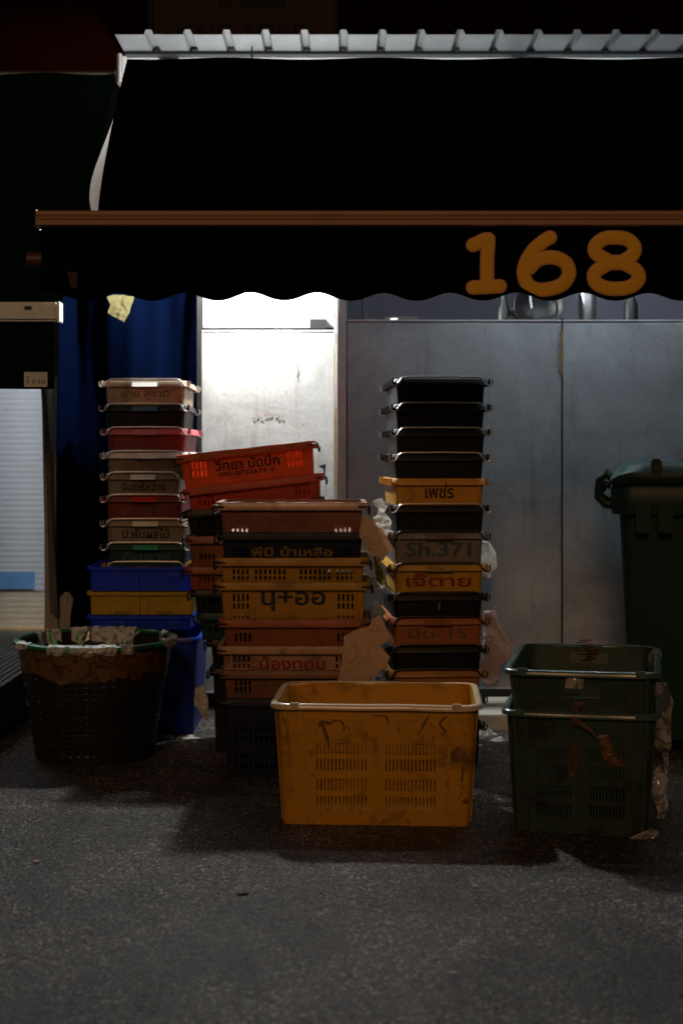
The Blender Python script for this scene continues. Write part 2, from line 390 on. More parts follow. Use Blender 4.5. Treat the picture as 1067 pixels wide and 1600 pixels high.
# interior behind
iw = empty('inner_wall', (0, 6.95, 0)); tag(iw, 'blue grey inner wall of the stall seen above the metal panels', 'wall')
MB().box(-1.1, 4, 0, .1, 0, 2.7).build('wall_face', M['inner'], iw)
MB().box(-.58, -.53, -.85, -.002, 0, 2.7).build('partition', M['black'], iw)
ct = empty('counter', (1.6, 6.3, 0)); tag(ct, 'dark counter top hidden behind the grey metal panels', 'counter')
CTZ = 1.60
MB().box(-1.55, 2.2, -.4, .3, CTZ-.04, CTZ).build('counter_top', M['black'], ct); MB().box(-1.5, 2.1, -.35, .28, .066, CTZ-.042).build('cabinet', M['grime'], ct)
def lathe(mb, prof, cx=0, cy=0, n=24):
    m = len(prof); V = [(cx+r*math.cos(2*math.pi*k/n), cy+r*math.sin(2*math.pi*k/n), z) for (r, z) in prof for k in range(n)]
    F = [(i*n+k, i*n+(k+1) % n, (i+1)*n+(k+1) % n, (i+1)*n+k) for i in range(m-1) for k in range(n)]
    F += [tuple(range(n)), tuple((m-1)*n+k for k in range(n))]; return mb.add(V, F)
YI = 6.1
def item(name, px, lab, cat): e = empty(name, (PX(px, YI), YI, CTZ)); return tag(e, lab, cat)
e = item('flask', 917, 'tall chrome flask on the counter above the metal panels', 'flask'); lathe(MB(), [(.036, 0), (.038, .01), (.038, .24), (.03, .262)]).build('flask_body', M['steel'], e, True); lathe(MB(), [(.028, .262), (.03, .268), (.026, .31), (.01, .315)]).build('cap', M['black'], e, True)
e = item('wok', 838, 'black wok standing on edge under the number 6', 'wok'); MB().xform(Matrix())
wk = MB(); lathe(wk, [(.005, .0), (.05, .006), (.09, .03), (.105, .055), (.103, .057), (.085, .034), (.045, .011), (.004, .005)]).xform(Matrix.Translation((0, 0, .107)) @ Matrix.Rotation(R(85), 4, 'X')); wk.build('wok_bowl', M['black'], e, True)
MB().tube([(-.03, -.03, .17), (-.035, -.06, .15), (-.03, -.065, .10), (-.025, -.03, .07)], .005).build('wok_handle', M['steel'], e)
e = item('gas_ring', 868, 'black gas burner ring with hose on the counter', 'burner'); lathe(MB(), [(.05, 0), (.055, .02), (.05, .05), (.03, .055), (.03, .045), (.01, .04)]).build('ring_body', M['black'], e, True); MB().tube([(.0, -.03, .03), (.02, -.06, .06), (.05, -.06, .035), (.08, -.04, .05)], .006).build('hose', M['darkwire'], e)
for px, c, lab, hh in ((787, 'black', 'dark sauce bottle left of the standing wok', .17), (985, 'black', 'tall dark bottle on the counter right of the chrome flask', .22)):
    e = item('bottle', px, lab, 'bottle'); lathe(MB(), [(.026, 0), (.03, .01), (.03, hh*.55), (.012, hh*.75), (.012, hh)]).build('glass', M['black'], e, True); lathe(MB(), [(.014, hh), (.014, hh+.018)]).build('cap', M['steel'], e, True)
e = item('rolled_bag', 800, 'small crumpled dark bag beside the sauce bottle', 'bag'); rb = MB()
lathe(rb, [(.01, 0), (.035, .01), (.04, .05), (.02, .075), (.026, .1), (.006, .105)], n=14); rb.v = [(x_+noise.noise(Vector((x_, y_, z_))*40)*.012, y_, z_) for x_, y_, z_ in rb.v]; rb.build('bag_cloth', M['grime'], e, True)
e = item('low_box', 628, 'flat black box with a white scrap on the counter edge', 'box'); MB().box(-.075, .075, -.03, .03, 0, .07).build('box_shell', M['black'], e, bevel=.004); MB().box(-.05, -.02, -.033, -.0305, .052, .062).build('scrap', M['board'], e)
e = item('low_box', 588, 'small black box next to the grey post', 'box'); MB().box(-.05, .03, -.03, .03, 0, .055).build('box_shell', M['black'], e, bevel=.004); MB().box(-.045, -.01, -.02, .02, .056, .062).build('lid', M['grime'], e)
e = item('hanging_cable', 565, 'thin dark cable hanging on the inner wall above the grey panel', 'cable'); e.location.z = 1.8
MB().tube([(0, .1, .35), (-.005, .1, .1), (.004, .1, 0), (.01, .1, -.19)], .004, 6).build('cable_run', M['darkwire'], e)

# ------------------------------------------------------------ awning
AY = 4.20
aw = empty('awning', (0, 5.3, 2.553)); tag(aw, 'large black awning with scalloped valance and the number 168', 'awning')
ox, oy, oz = aw.location
V = []; F = []; nx, ny = 60, 24
top = Vector((0, 5.3, 2.553)); bot = Vector((0, 4.195, 1.785))
def left_edge(t):   # X of fabric's left edge
    return -.797+.004*t+.075*t*t*1.0-.022*math.sin(t*math.pi)*0
for j in range(ny+1):
    t = j/ny
    for i in range(nx+1):
        s_ = i/nx; xl = left_edge(t); xx = xl+(3.2-xl)*s_
        sag = -.045*math.sin(math.pi*t)+.004*math.sin(xx*11+t*2)
        p = top.lerp(bot, t); V.append((xx-ox, p.y-oy, p.z+sag-oz))
for j in range(ny):
    for i in range(nx): a = j*(nx+1)+i; F.append((a, a+1, a+nx+2, a+nx+1))
o = MB().add(V, F).build('fabric', M['awn'], aw, 'all', fix=False); md = o.modifiers.new('s', 'SOLIDIFY'); md.thickness = .0012
# pale side flap seen past the fabric's left edge
V = []; F = []
for j in range(19):
    t = .22+.78*j/18; p = top.lerp(bot, t); sag = -.045*math.sin(math.pi*t)
    xr = left_edge(t)+.02; wdt = .004+.062*math.sin(math.pi*min(1, max(0, (t-.2)/.86))**1.6)
    V += [(xr-ox, p.y+.02-oy, p.z+sag-.01-oz), (xr-.5*wdt-ox, p.y+.015-oy, p.z+sag-.004-oz), (xr-.02-wdt*.62-ox, p.y+.03-oy, p.z+sag-.012-oz)]
for j in range(18):
    for k in (0, 1): F.append((3*j+k, 3*j+k+1, 3*j+k+4, 3*j+k+3))
MB().add(V, F).build('side_flap', M['flap'], aw, 'all', fix=False)
# front bar with grooves
bx0, bx1 = PX(61, AY), 3.2
z1, z0 = PH(328, AY-.03), PH(353, AY-.03)
pr = [(.03, z0), (-.022, z0), (-.029, z0+.004), (-.029, z0+.017), (-.0265, z0+.0185), (-.029, z0+.020), (-.031, z0+.030), (-.0285, z0+.0315), (-.031, z0+.033), (-.028, z1-.004), (-.02, z1), (.03, z1)]
V = [(x_-ox, AY+a-oy, z-oz) for x_ in (bx0, bx1) for (a, z) in pr]; n = len(pr)
F = [(i, (i+1) % n, n+(i+1) % n, n+i) for i in range(n)]+[tuple(range(n)), tuple(range(n, 2*n))]
MB().add(V, F).build('front_bar', M['bar'], aw)
MB().box(bx0-.004-ox, bx0-ox, AY-.03-oy, AY+.035-oy, z0-.002-oz, z1+.002-oz).build('end_cap', simple('cap_plastic', (.12, .07, .05), .5), aw, bevel=.001)
# valance
V = []; F = []; vx0, vx1 = PX(66, AY), 3.2; n = 460; per_ = .1952; ph = PX(289, AY)
for i in range(n+1):
    x_ = vx0+(vx1-vx0)*i/n; zt_ = z0+.002
    wv = .5+.5*math.cos(2*math.pi*(x_-ph)/per_); zb2 = PH(470, AY)+.023*wv**1.15
    for k in range(7):
        t = k/6; V.append((x_-ox, AY-.004+.006*t*math.sin(x_*9)+.003*t*math.sin(x_*31)-oy, zt_+(zb2-zt_)*t-oz))
for i in range(n):
    for k in range(6): a = i*7+k; F.append((a, a+7, a+8, a+1))
o = MB().add(V, F).build('valance', M['awn'], aw, 'all', fix=False); md = o.modifiers.new('s', 'SOLIDIFY'); md.thickness = .001
# numerals
def stroke(paths, r, y, sy):
    mb = MB()
    for pts in paths:
        P = [Vector((PX(a, AY), 0, PH(b_, AY))) for a, b_ in pts]
        closed = (P[0]-P[-1]).length < .004
        if closed: P = P[:-1]
        Q = []; m = len(P)      # catmull-rom
        for i in range(m if closed else m-1):
            p0 = P[(i-1) % m] if closed or i > 0 else P[0]; p1 = P[i]; p2 = P[(i+1) % m]; p3 = P[(i+2) % m] if closed or i+2 < m else P[m-1]
            for k in range(8):
                u = k/8; Q.append(.5*((2*p1)+(p2-p0)*u+(2*p0-5*p1+4*p2-p3)*u*u+(3*p1-p0-3*p2+p3)*u**3))
        if not closed: Q.append(P[-1])
        t = MB()
        if closed: t.tube(Q, r, 16, True)
        else:
            d0 = (Q[0]-Q[1]).normalized(); d1 = (Q[-1]-Q[-2]).normalized()
            A = [Q[0]+d0*r*s_ for s_ in (.98, .85, .6, .3)]; B = [Q[-1]+d1*r*s_ for s_ in (.3, .6, .85, .98)]
            rr = [r*.2, r*.53, r*.8, r*.95]
            t.tube(A+Q+B, rr+[r]*len(Q)+rr[::-1], 16)
        t.v = [(x_-ox, y+y_*sy-oy, z_-oz) for x_, y_, z_ in t.v]
        mb.add(t.v, t.f)
    return mb
one = [[(738, 384), (747, 380), (755, 376), (762, 375)], [(762, 376), (761, 390), (760, 410), (760, 449)], [(738, 450), (760, 449), (780, 448)]]
six = [[(858, 372), (848, 378), (832, 392), (821, 410), (817, 428), (824, 446), (839, 453), (858, 452), (877, 445), (887, 430), (884, 414), (871, 405), (855, 403), (838, 408), (826, 420)]]
eight = [[(960, 412), (944, 406), (929, 396), (929, 384), (942, 374), (960, 372), (978, 375), (989, 386), (987, 398), (975, 407), (960, 412), ],
         [(960, 410), (941, 417), (927, 428), (929, 442), (943, 450), (962, 452), (982, 449), (995, 438), (993, 425), (978, 415), (960, 410)]]
for nm, d in (('numeral_one', one), ('numeral_six', six), ('numeral_eight', eight)):
    a = stroke(d, .0215, AY-.012, .05).build('numeral', M['pinkp'], aw, True)
    b_ = stroke(d, .0178, AY-.0125, .08).build('numeral_face', M['orangep'], a, True)
MB().box(PX(80, AY)-ox, PX(122, AY)-ox, AY-.008-oy, AY-.0055-oy, PH(450, AY)-oz, PH(425, AY)-oz).build('patch', simple('brown_patch', (.03, .014, .008), .7), aw)
hd = MB(); hd.tube([(PX(42, AY)-ox, AY+.02-oy, PH(405, AY)-oz), (PX(66, AY)-ox, AY+.02-oy, PH(405, AY)-oz)], .024, 16); hd.build('crank_housing', simple('brown_casting', (.07, .03, .02), .5), aw, True)
# roller behind
MB().tube([(-.80-ox, 5.33-oy, 2.51-oz), (3.2-ox, 5.33-oy, 2.51-oz)], .035, 16).build('roller', M['black'], aw)
for xx in (-.60, 1.4): MB().tube([(xx-ox, 5.36-oy, 2.5-oz), (xx-ox, 4.9-oy, 1.95-oz), (xx-ox, AY+.03-oy, 1.785-oz)], .014, 8).build('arm', M['black'], aw)

# the lamp that lights the place (hidden behind the valance)
lp = empty('bulb_lamp', tuple(LAMP)); tag(lp, 'bright white bulb hanging behind the valance in front of the white board', 'lamp')
A = 4*math.pi*.034**2
lathe(MB(), [(.0005, -.034)]+[(.034*math.sin(math.pi*k/10), -.034*math.cos(math.pi*k/10)) for k in range(1, 10)]+[(.0005, .034)], n=20).build('bulb', emis('bulb_glow', (.96, .99, .96), LAMP_W/(math.pi*A)), lp, True)
lathe(MB(), [(.016, .03), (.018, .04), (.018, .075), (.008, .085)], n=16).build('socket', M['black'], lp, True)
MB().tube([(0, 0, .08), (.01, .02, .4), (0, .12, .8)], .004, 6).build('cord', M['black'], lp)
def tube_lamp(name, loc, L, W, lab, col=(.84, .93, 1)):
    e = empty(name, loc); tag(e, lab, 'lamp')
    r = .013; m = MB().tube([(-L/2, 0, 0), (L/2, 0, 0)], r, 12)
    m.build('tube', emis(name+'_glow', col, W/(math.pi*2*math.pi*r*L)), e, True)
    MB().box(-L/2-.02, L/2+.02, -.02, .02, .018, .05).build('batten', M['board'], e)
    return e
tube_lamp('neighbour_tube_lamp', (-2.15, 6.5, 2.1), .6, 14, 'tube lamp of the neighbouring stall in front of the shutter', (.78, .88, 1))
t2 = tube_lamp('panel_fill_tube', (1.05, 5.30, 2.22), 1.3, 23, 'unseen tube lamp added under the black awning to brighten the grey panels')  # added source, out of sight, that brightens the grey panels

# ------------------------------------------------------------ neighbour stall, left
na = empty('neighbour_awning', (-2.0, 5.9, 2.66)); tag(na, 'dark green awning of the next stall with a pale roller bar', 'awning')
nx0, ny0, nz0 = na.location
NY = 4.9; zb1, zb2 = PH(503, NY), PH(473, NY)
V = []; F = []
for j in range(17):
    t = j/16
    for i in range(31):
        x_ = -3.2+(-.935-.03*t+3.2)*i/30
        V.append((x_-nx0, 5.9+(NY-5.9)*t-ny0, 2.66+(zb2-.005-2.66)*t-.05*math.sin(math.pi*t)+.005*math.sin(x_*14)-nz0))
for j in range(16):
    for i in range(30): a = j*31+i; F.append((a, a+1, a+32, a+31))
MB().add(V, F).build('fabric', M['green'], na, 'all', fix=False)
xr = PX(93, NY)
MB().box(-3.2-nx0, xr-nx0, NY-.03-ny0, NY+.03-ny0, zb1-nz0, zb2-nz0).build('roller_bar', simple('pale_aluminium', (.66, .76, .85), .5, sc=20, var=.35), na, bevel=.008)
MB().box(xr+.0005-nx0, xr+.007-nx0, NY-.033-ny0, NY+.033-ny0, zb1-.002-nz0, zb2+.002-nz0).build('end_cap', M['board'], na, bevel=.002)
MB().box(PX(42, NY)-nx0, PX(53, NY)-nx0, NY-.034-ny0, NY-.031-ny0, PH(485, NY)-nz0, PH(480, NY)-nz0).build('latch', M['black'], na)
V = []; F = []
for i in range(41):
    x_ = -3.2+(PX(87, NY)+3.2)*i/40
    for k in range(6): V.append((x_-nx0, NY-.01+.010*math.sin(x_*22)*k/5-ny0, zb1+(PH(608, NY)-zb1)*k/5-nz0))
for i in range(40):
    for k in range(5): a = i*6+k; F.append((a, a+6, a+7, a+1))
o = MB().add(V, F).build('valance', M['green'], na, 'all', fix=False); md = o.modifiers.new('s', 'SOLIDIFY'); md.thickness = .001
kk = MB().box(PX(41, NY)-nx0, PX(77, NY)-nx0, NY-.026-ny0, NY-.024-ny0, PH(605, NY)-nz0, PH(582, NY)-nz0).build('sticker', M['stick'], na)
text(kk, '81 & 83', PX(64, NY)-nx0, NY-.0265-ny0, PH(597, NY)-nz0, .045, .014, simple('grey_print', (.12, .13, .13), .7, bs=0), bold=.02)
text(kk, 'S', PX(47, NY)-nx0, NY-.0265-ny0, PH(594, NY)-nz0, .012, .026, simple('green_print', (.1, .3, .22), .7, bs=0), bold=.02)
tb = empty('awning_tube', (-1.5, 5.95, PH(116, 5.95))); tag(tb, 'thin grey horizontal tube above the dark green awning', 'pipe')
MB().tube([(-1.6, 0, 0), (-.945+1.5, 0, 0)], .014, 12).build('pipe', simple('dull_pipe', (.05, .05, .052), .5), tb, True)
# shutter
SY = 7.2
sh = empty('roller_shutter', (-1.9, SY, .19)); tag(sh, 'pale grey roller shutter with a blue band on the left', 'shutter')
V = []; F = []; zs = .19; zz = PH(955, SY)-.19; H0 = 0; rows = []
z = 0.0; k = 0
while z < 1.9:
    rows.append((z, 0)); rows.append((z+.006, -.0016)); rows.append((z+.022, -.0016)); rows.append((z+.028, 0)); z += .0285
def strip(zlo, zhi, mat, name, par):
    V = []; F = []; rr = [r_ for r_ in rows if zlo <= r_[0] <= zhi]
    for (zz_, yy) in rr: V += [(-1.6, yy, zz_), (PX(76, SY)+1.9, yy, zz_)]
    for i in range(len(rr)-1): F.append((2*i, 2*i+1, 2*i+3, 2*i+2))
    return MB().add(V, F).build(name, mat, par, fix=False)
zc1, zc2 = PH(920, SY)-.19, PH(893, SY)-.19
strip(0, zc1, M['cream'], 'lower_slats', sh); strip(zc1-.02, 1.9, M['shut'], 'slats', sh)
MB().box(-1.6, PX(56, SY)+1.9, -.0125, -.0105, zc1, zc2).build('blue_band', M['blueband'], sh)
MB().box(-1.6, PX(76, SY)+1.9, -.03, .02, .0, .014).build('bottom_rail', M['yellowtape'], sh, bevel=.002)
dk = MB()
for k in range(44): dk.box(-2.6+.03*k, -2.6+.03*k+.022, 5.25, 7.15, .191, .199)
dk.xform(Matrix.Translation((2, -6.2, -.19)))
d_ = empty('ribbed_mat', (-2, 6.2, .19)); tag(d_, 'dark ribbed mat on the raised floor before the shutter', 'mat'); dk.build('mat_ribs', simple('dark_rubber', (.13, .12, .11), .6), d_)
MB().box(-.62, .7, -.95, .93, .0005, .0012).build('mat_base', M['black'], d_)
# frosted strips hanging at the corner
def ribbon(name, pts, Y, mat, parent, off=(0, 0, 0), amp=.012):
    """pts: list of (pxL,pxR,py)"""
    V = []; F = []; n = 5
    for j, (a, b_, y) in enumerate(pts):
        for i in range(n+1):
            x_ = PX(a+(b_-a)*i/n, Y); V.append((x_-off[0], Y+amp*math.sin(i*1.9+j*.7)-off[1], PH(y, Y)-off[2]))
    for j in range(len(pts)-1):
        for i in range(n): a = j*(n+1)+i; F.append((a, a+1, a+n+2, a+n+1))
    return MB().add(V, F).build(name, mat, parent, 'all', fix=False)
hs = empty('plastic_curtain', (PX(80, 5.4), 5.4, PH(608, 5.4))); tag(hs, 'narrow grey plastic strip hanging beside the shutter down to the basket', 'curtain')
L = tuple(hs.location)
ribbon('strip', [(64, 90, 590), (66, 90, 660), (67, 89, 740), (69, 88, 820), (70, 89, 900), (71, 92, 995)], 5.4, simple('grey_strip', (.26, .25, .24), .5, var=.15), hs, L)
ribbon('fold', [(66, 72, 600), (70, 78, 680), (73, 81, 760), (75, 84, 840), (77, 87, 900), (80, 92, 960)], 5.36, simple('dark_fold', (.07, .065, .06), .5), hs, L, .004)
ribbon('inner_strip', [(101, 108, 925), (93, 116, 935), (92, 112, 960), (92, 110, 1000)], 5.38, simple('grey_strip', (.26, .25, .24), .5), hs, L)

# blue tarp
tp = empty('blue_tarpaulin', (PX(200, 5.96), 5.97, 1.0)); tag(tp, 'dark blue tarpaulin hanging behind the left stack of trays', 'tarpaulin')
V = []; F = []; nx, nz = 48, 40; xa, xb = PX(94, 5.97), PX(315, 5.97)
for i in range(nx+1):
    for k in range(nz+1):
        t = k/nz; x_ = xa+(xb-xa)*i/nx; z = .1+2.0*t
        y = 5.985+.018*math.sin(i*.17+t*2.2)*t+.005*math.sin(i*.8-t*3)*t+.010*math.sin(t*9+i*.2)
        if i < 6: y -= (6-i)*.012
        V.append((x_-tp.location.x, y-5.97, z-1.0))
for i in range(nx):
    for k in range(nz): a = i*(nz+1)+k; F.append((a, a+nz+1, a+nz+2, a+1))
o = MB().add(V, F).build('sheet', M['tarp'], tp, 'all', fix=False); md = o.modifiers.new('s', 'SOLIDIFY'); md.thickness = .001
MB().box(PX(310, 5.99)-tp.location.x, PX(315.5, 5.95)-tp.location.x, -.03, -.02, -.9, 1.1).build('hem', M['grime'], tp)

# ------------------------------------------------------------ crates
def dress(e, lab, cat, grp): tag(e, lab, cat, grp)
def tray(name, px0, px1, ytop, Y, pitch, mat, label, grp, rimmat=None, labelmat=None, d=.45, yaw=0, wire=True, txt=None, tmat=None, tz=.5, ribs=False, tw=.66, th_=.66, wm=None, sideopen=False):
    w_ = (px1-px0)/FPX*Y-.012; H = pitch+.004; ztop = PH(ytop, Y)
    cx = PX((px0+px1)/2, Y)
    e = empty(name, (0, 0, 0), (0, 0, yaw))
    c_, s_ = math.cos(yaw), math.sin(yaw)
    e.location = (cx - s_*d/2, Y + c_*d/2, ztop-H)
    dress(e, label, 'tray', grp)
    per = rrect(w_-.022, d-.022, .022, 4, {0: [-.1, 0, .1], 1: [-.1, .1]}); tp_ = .007
    ins = lambda z: tp_*(1-z/H)
    b = MB(); slotwall(b, per, H, .003, [0, .01, H*.5, H], lambda i, z: False, ins); floor_slab(b, per, tp_+.0015, .001, .005)
    bd = b.build('body', mat, e, True)
    p0 = rrect(w_-.022, d-.022, .022, 5)
    rm = MB().ring(per4(p0), [(-.003, H+.001), (-.003, H-.004), (.000, H-.006), (.0085, H-.022), (.0115, H-.022), (.005, H-.002), (.002, H+.001)])
    if ribs:
        for k in range(11):
            yy = -d/2+.04+k*(d-.08)/10
            for sx in (-1, 1): rm.box(sx*(w_/2-.0165) if sx < 0 else w_/2+.0002, -w_/2-.0002 if sx < 0 else w_/2+.003, yy, yy+.005, H-.024, H-.001) if sx > 0 else rm.box(-w_/2-.004, -w_/2-.0002, yy, yy+.006, H-.024, H-.001)
    # corner lugs
    for sx in (-1, 1):
        for yy in (-d/2+.004, d/2-.028):
            rm.box(sx*(w_/2-.002)-.006*(1-sx)/2-.0, sx*(w_/2-.002)+.006*(1+sx)/2, yy, yy+.024, H-.024, H+.0015)
    rm.build('rim', rimmat or mat, e, True)
    if labelmat:
        a_, b_ = -d/2+.008, -d/2-.008
        V = [(x_, y_+q, z_) for x_ in (-.048, .048) for (y_, z_) in ((a_+.002, H+.001), (b_-.003, H-.0225)) for q in (0, .004)]
        MB().add(V, [(0,1,3,2), (4,6,7,5), (0,2,6,4), (1,5,7,3), (0,4,5,1), (2,3,7,6)]).build('label_plate', labelmat, e)
    # corner posts
    cp = MB()
    for sx in (-1, 1):
        x_ = sx*(w_/2-.03)
        V = [(x_-.004, -d/2+.0085, H-.02), (x_+.004, -d/2+.0085, H-.02), (x_+.004, -d/2+.0165, .004), (x_-.004, -d/2+.0165, .004)]
        V += [(a, y+.004, z) for a, y, z in V]
        cp.add(V, [(0,1,2,3), (4,7,6,5), (0,4,5,1), (1,5,6,2), (2,6,7,3), (3,7,4,0)])
    cp.build('rib', mat, e)
    if wire:
        wm = wm or M['wire']
        for sgn in (-1, 1):
            y = sgn*(d/2+.005); hw = w_/2
            lo, hi = H-.022, H+.006
            P = [(-hw-.008, y, H-.002), (-hw-.009, y, lo+.004), (-hw-.003, y, lo-.002), (-hw+.008, y, lo-.001), (-hw+.016, y, lo+.006), (-hw+.022, y, lo+.016), (-hw+.03, y, hi-.003), (-hw+.045, y, hi), (0, y, hi+.001)]
            P = P+[(-a, b_, c) for a, b_, c in P[-2::-1]]
            MB().tube(P, .0031, 8).build('wire_bail', wm, e, True)
    if txt:
        dz = th_*H*.62; zc = H*(tz+.03)
        yy = -d/2+.011+ins(zc)-.0008
        text(e, txt, 0, yy, zc+.003, w_*tw, dz, tmat, math.atan(tp_/H))
    return e

P_ = plastic
GA = 'trays in the left stack'; GC = 'trays in the right stack'
ya = 5.47
blackdirt = (.012, .009, .007)
cream = P_('cream_plastic', (.38, .27, .19), .7); blackp = P_('black_plastic', (.0045, .005, .007), .3, .38, blackdirt)
pinkpl = P_('pink_plastic', (.42, .07, .10), .35); redpl = P_('dark_red_plastic', (.17, .008, .010), .4); greypl = P_('grey_beige_plastic', (.21, .175, .14), .65)
tealpl = P_('dark_green_plastic', (.006, .04, .032), .3, .42, blackdirt); navy = P_('navy_plastic', (.004, .009, .035), .3, .42, blackdirt)
orange = P_('orange_plastic', (.66, .10, .012), .4, tr=.12); redor = P_('red_orange_plastic', (.50, .05, .015), .4, tr=.12)
yell = P_('golden_plastic', (.46, .24, .02), .65, tr=.1); yell2 = P_('yellow_plastic', (.55, .33, .02), .4); brownp = P_('brown_pink_plastic', (.24, .085, .058), .6)
rust_p = P_('rust_orange_plastic', (.24, .065, .02), .6); blue = P_('bright_blue_plastic', (.012, .07, .85), .15, .3, tr=.35); yellb = P_('lemon_plastic', (.62, .44, .015), .3, .3, tr=.35)
wp = P_('white_plate', (.70, .70, .66), .2); gwp = P_('green_plate', (.03, .30, .18), .15); rwp = P_('red_plate', (.5, .02, .04), .3); bplate = P_('blue_grey_plate', (.05, .10, .17), .2); pplate = P_('pink_plate', (.55, .14, .18), .6); greyblk = P_('slate_grey_plastic', (.20, .17, .17), .5)
whiterim = P_('off_white_rim', (.75, .72, .66), .3)
hA = [595, 633, 670, 707, 740, 775, 813, 850, 884]
A = [
 (157, 296, cream, 'faded cream tray with orange stains, topmost of the left stack', None, wp, 'นาย สุชาติ', M['fadeink']),
 (157, 296, blackp, 'black tray with a blue grey plate, second from the top of the left stack', None, bplate, None, None),
 (159, 297, P_('maroon_plastic', (.17, .014, .02), .4), 'maroon tray with a pink rim in the left stack', pinkpl, pplate, None, None),
 (159, 297, greypl, 'beige tray with a plain off-white rim in the left stack', whiterim, whiterim, 'ก้อย ดอน', M['fadeink']),
 (159, 288, greypl, 'beige tray with white plate and dark Thai name above the dark red tray', None, wp, 'จันทร์สว่าง', M['ink']),
 (159, 292, redpl, 'dark red tray with a red and white plate in the left stack', None, rwp, 'วาสนา ไม้', M['fadeink']),
 (159, 296, greypl, 'beige tray with bold black Thai lettering above the dark green tray', None, wp, 'ป.พันผลไม้', M['ink']),
 (159, 297, tealpl, 'dark green tray with a green plate in the left stack', None, gwp, 'ต้นตาล', M['lilac']),
]
for i, (a, b_, mt, lab, rm, pl, tx, tm) in enumerate(A):
    pitch = (hA[i+1]-hA[i])/FPX*ya
    e = tray('fish_tray', a, b_, hA[i], ya, pitch, mt, lab, GA, rm, pl, txt=tx, tmat=tm, d=.44, yaw=R(random.uniform(-1.2, 1.2)), tz=.40, tw=.56, wm=M['wire'] if i not in (2,) else M['wire'])
# thin yellow tray edge + wide blue / yellow organisers
def organiser(px0, px1, ytop, pitch, mat, label, d=.45, ticks=False, Y=5.46):
    w_ = (px1-px0)/FPX*Y; H = pitch-.003; e = empty('divided_tray', (PX((px0+px1)/2, Y), Y+d/2, PH(ytop, Y)-H)); tag(e, label, 'tray', 'wide divided trays in the left stack')
    per = rrect(w_-.024, d-.024, .012, 3, {0: [-.1, 0, .1]}); ins = lambda z: .004*(1-z/H)
    b = MB(); slotwall(b, per, H, .003, [0, H], lambda i, z: False, ins); floor_slab(b, per, .006, .001, .005); b.build('body', mat, e, True)
    MB().ring(per4(rrect(w_-.024, d-.024, .012, 3)), [(-.003, H), (-.003, H-.005), (.009, H-.005), (.010, H-.013), (.0125, H-.013), (.0125, H)]).build('rim', mat, e, True)
    r_ = MB()
    for xx in (-.01, ): r_.box(xx-.003, xx+.003, -d/2+.003, -d/2+.0125, .003, H-.006)
    for xx in (-w_/2+.085, w_/2-.19, w_/2-.075): r_.box(xx, xx+.003, -d/2+.009, -d/2+.0135, .003, H-.006)
    r_.build('rib', mat, e)
    p = MB()
    for xx in (-w_/2+.09, w_/2-.11): p.box(xx, xx+.055, -d/2+.0095, -d/2+.0115, H-.035, H-.014)
    p.build('finger_tab', mat, e)
    if ticks:
        for g0 in (-.10, .06):
            k_ = MB()
            for q in range(6): k_.box(g0+q*.011, g0+q*.011+.004, -d/2+.0085, -d/2+.0105, .004, .012)
            k_.build('vent_row', M['black'], e)
tray('fish_tray', 161, 297, 880, 5.49, .0115, yellb, 'squashed yellow tray edge directly on the bright blue tray', GA, None, rwp, d=.42, wire=True)
organiser(135, 304, 886, .0955, blue, 'bright blue divided tray directly above the lemon yellow one')
organiser(135, 306, 925, .0915, yellb, 'lemon yellow divided tray between two blue ones', ticks=True)
organiser(135, 303, 962, .0585, blue, 'blue divided tray under the lemon yellow one')
def tallbin(px0, px1, ytop, Y, d, mat, label):
    w_ = (px1-px0)/FPX*Y; H = PH(ytop, Y); e = empty('tall_bin', (PX((px0+px1)/2, Y), Y+d/2, 0)); tag(e, label, 'bin')
    per = rrect(w_-.02, d-.02, .03, 5, {}); ins = lambda z: .022*(1-z/H)
    b = MB(); slotwall(b, per, H, .004, [0, .1, .2, H], lambda i, z: False, ins); floor_slab(b, per, .024, .001, .006); b.build('body', mat, e, True)
    MB().ring(per4(rrect(w_-.02, d-.02, .03, 5)), [(-.004, H+.001), (-.004, H-.006), (.007, H-.007), (.007, H-.017), (.011, H-.017), (.011, H-.002), (.009, H+.001)]).build('rim', mat, e, True)
    r_ = MB(); k = -w_/2+.05
    while k < w_/2-.04:
        V = [(k, -d/2+.0085, H-.02), (k+.005, -d/2+.0085, H-.02), (k+.005, -d/2+.0295, .01), (k, -d/2+.0295, .01)]; V += [(a, y+.004, z) for a, y, z in V]
        r_.add(V, [(0,1,2,3), (4,7,6,5), (0,4,5,1), (1,5,6,2), (2,6,7,3), (3,7,4,0)]); k += .03
    r_.build('rib', mat, e)
tallbin(128, 313, 997, 5.45, .46, P_('deep_blue_plastic', (.008, .045, .42), .2, .32, tr=.2), 'tall blue bin on the ground under the left stack')

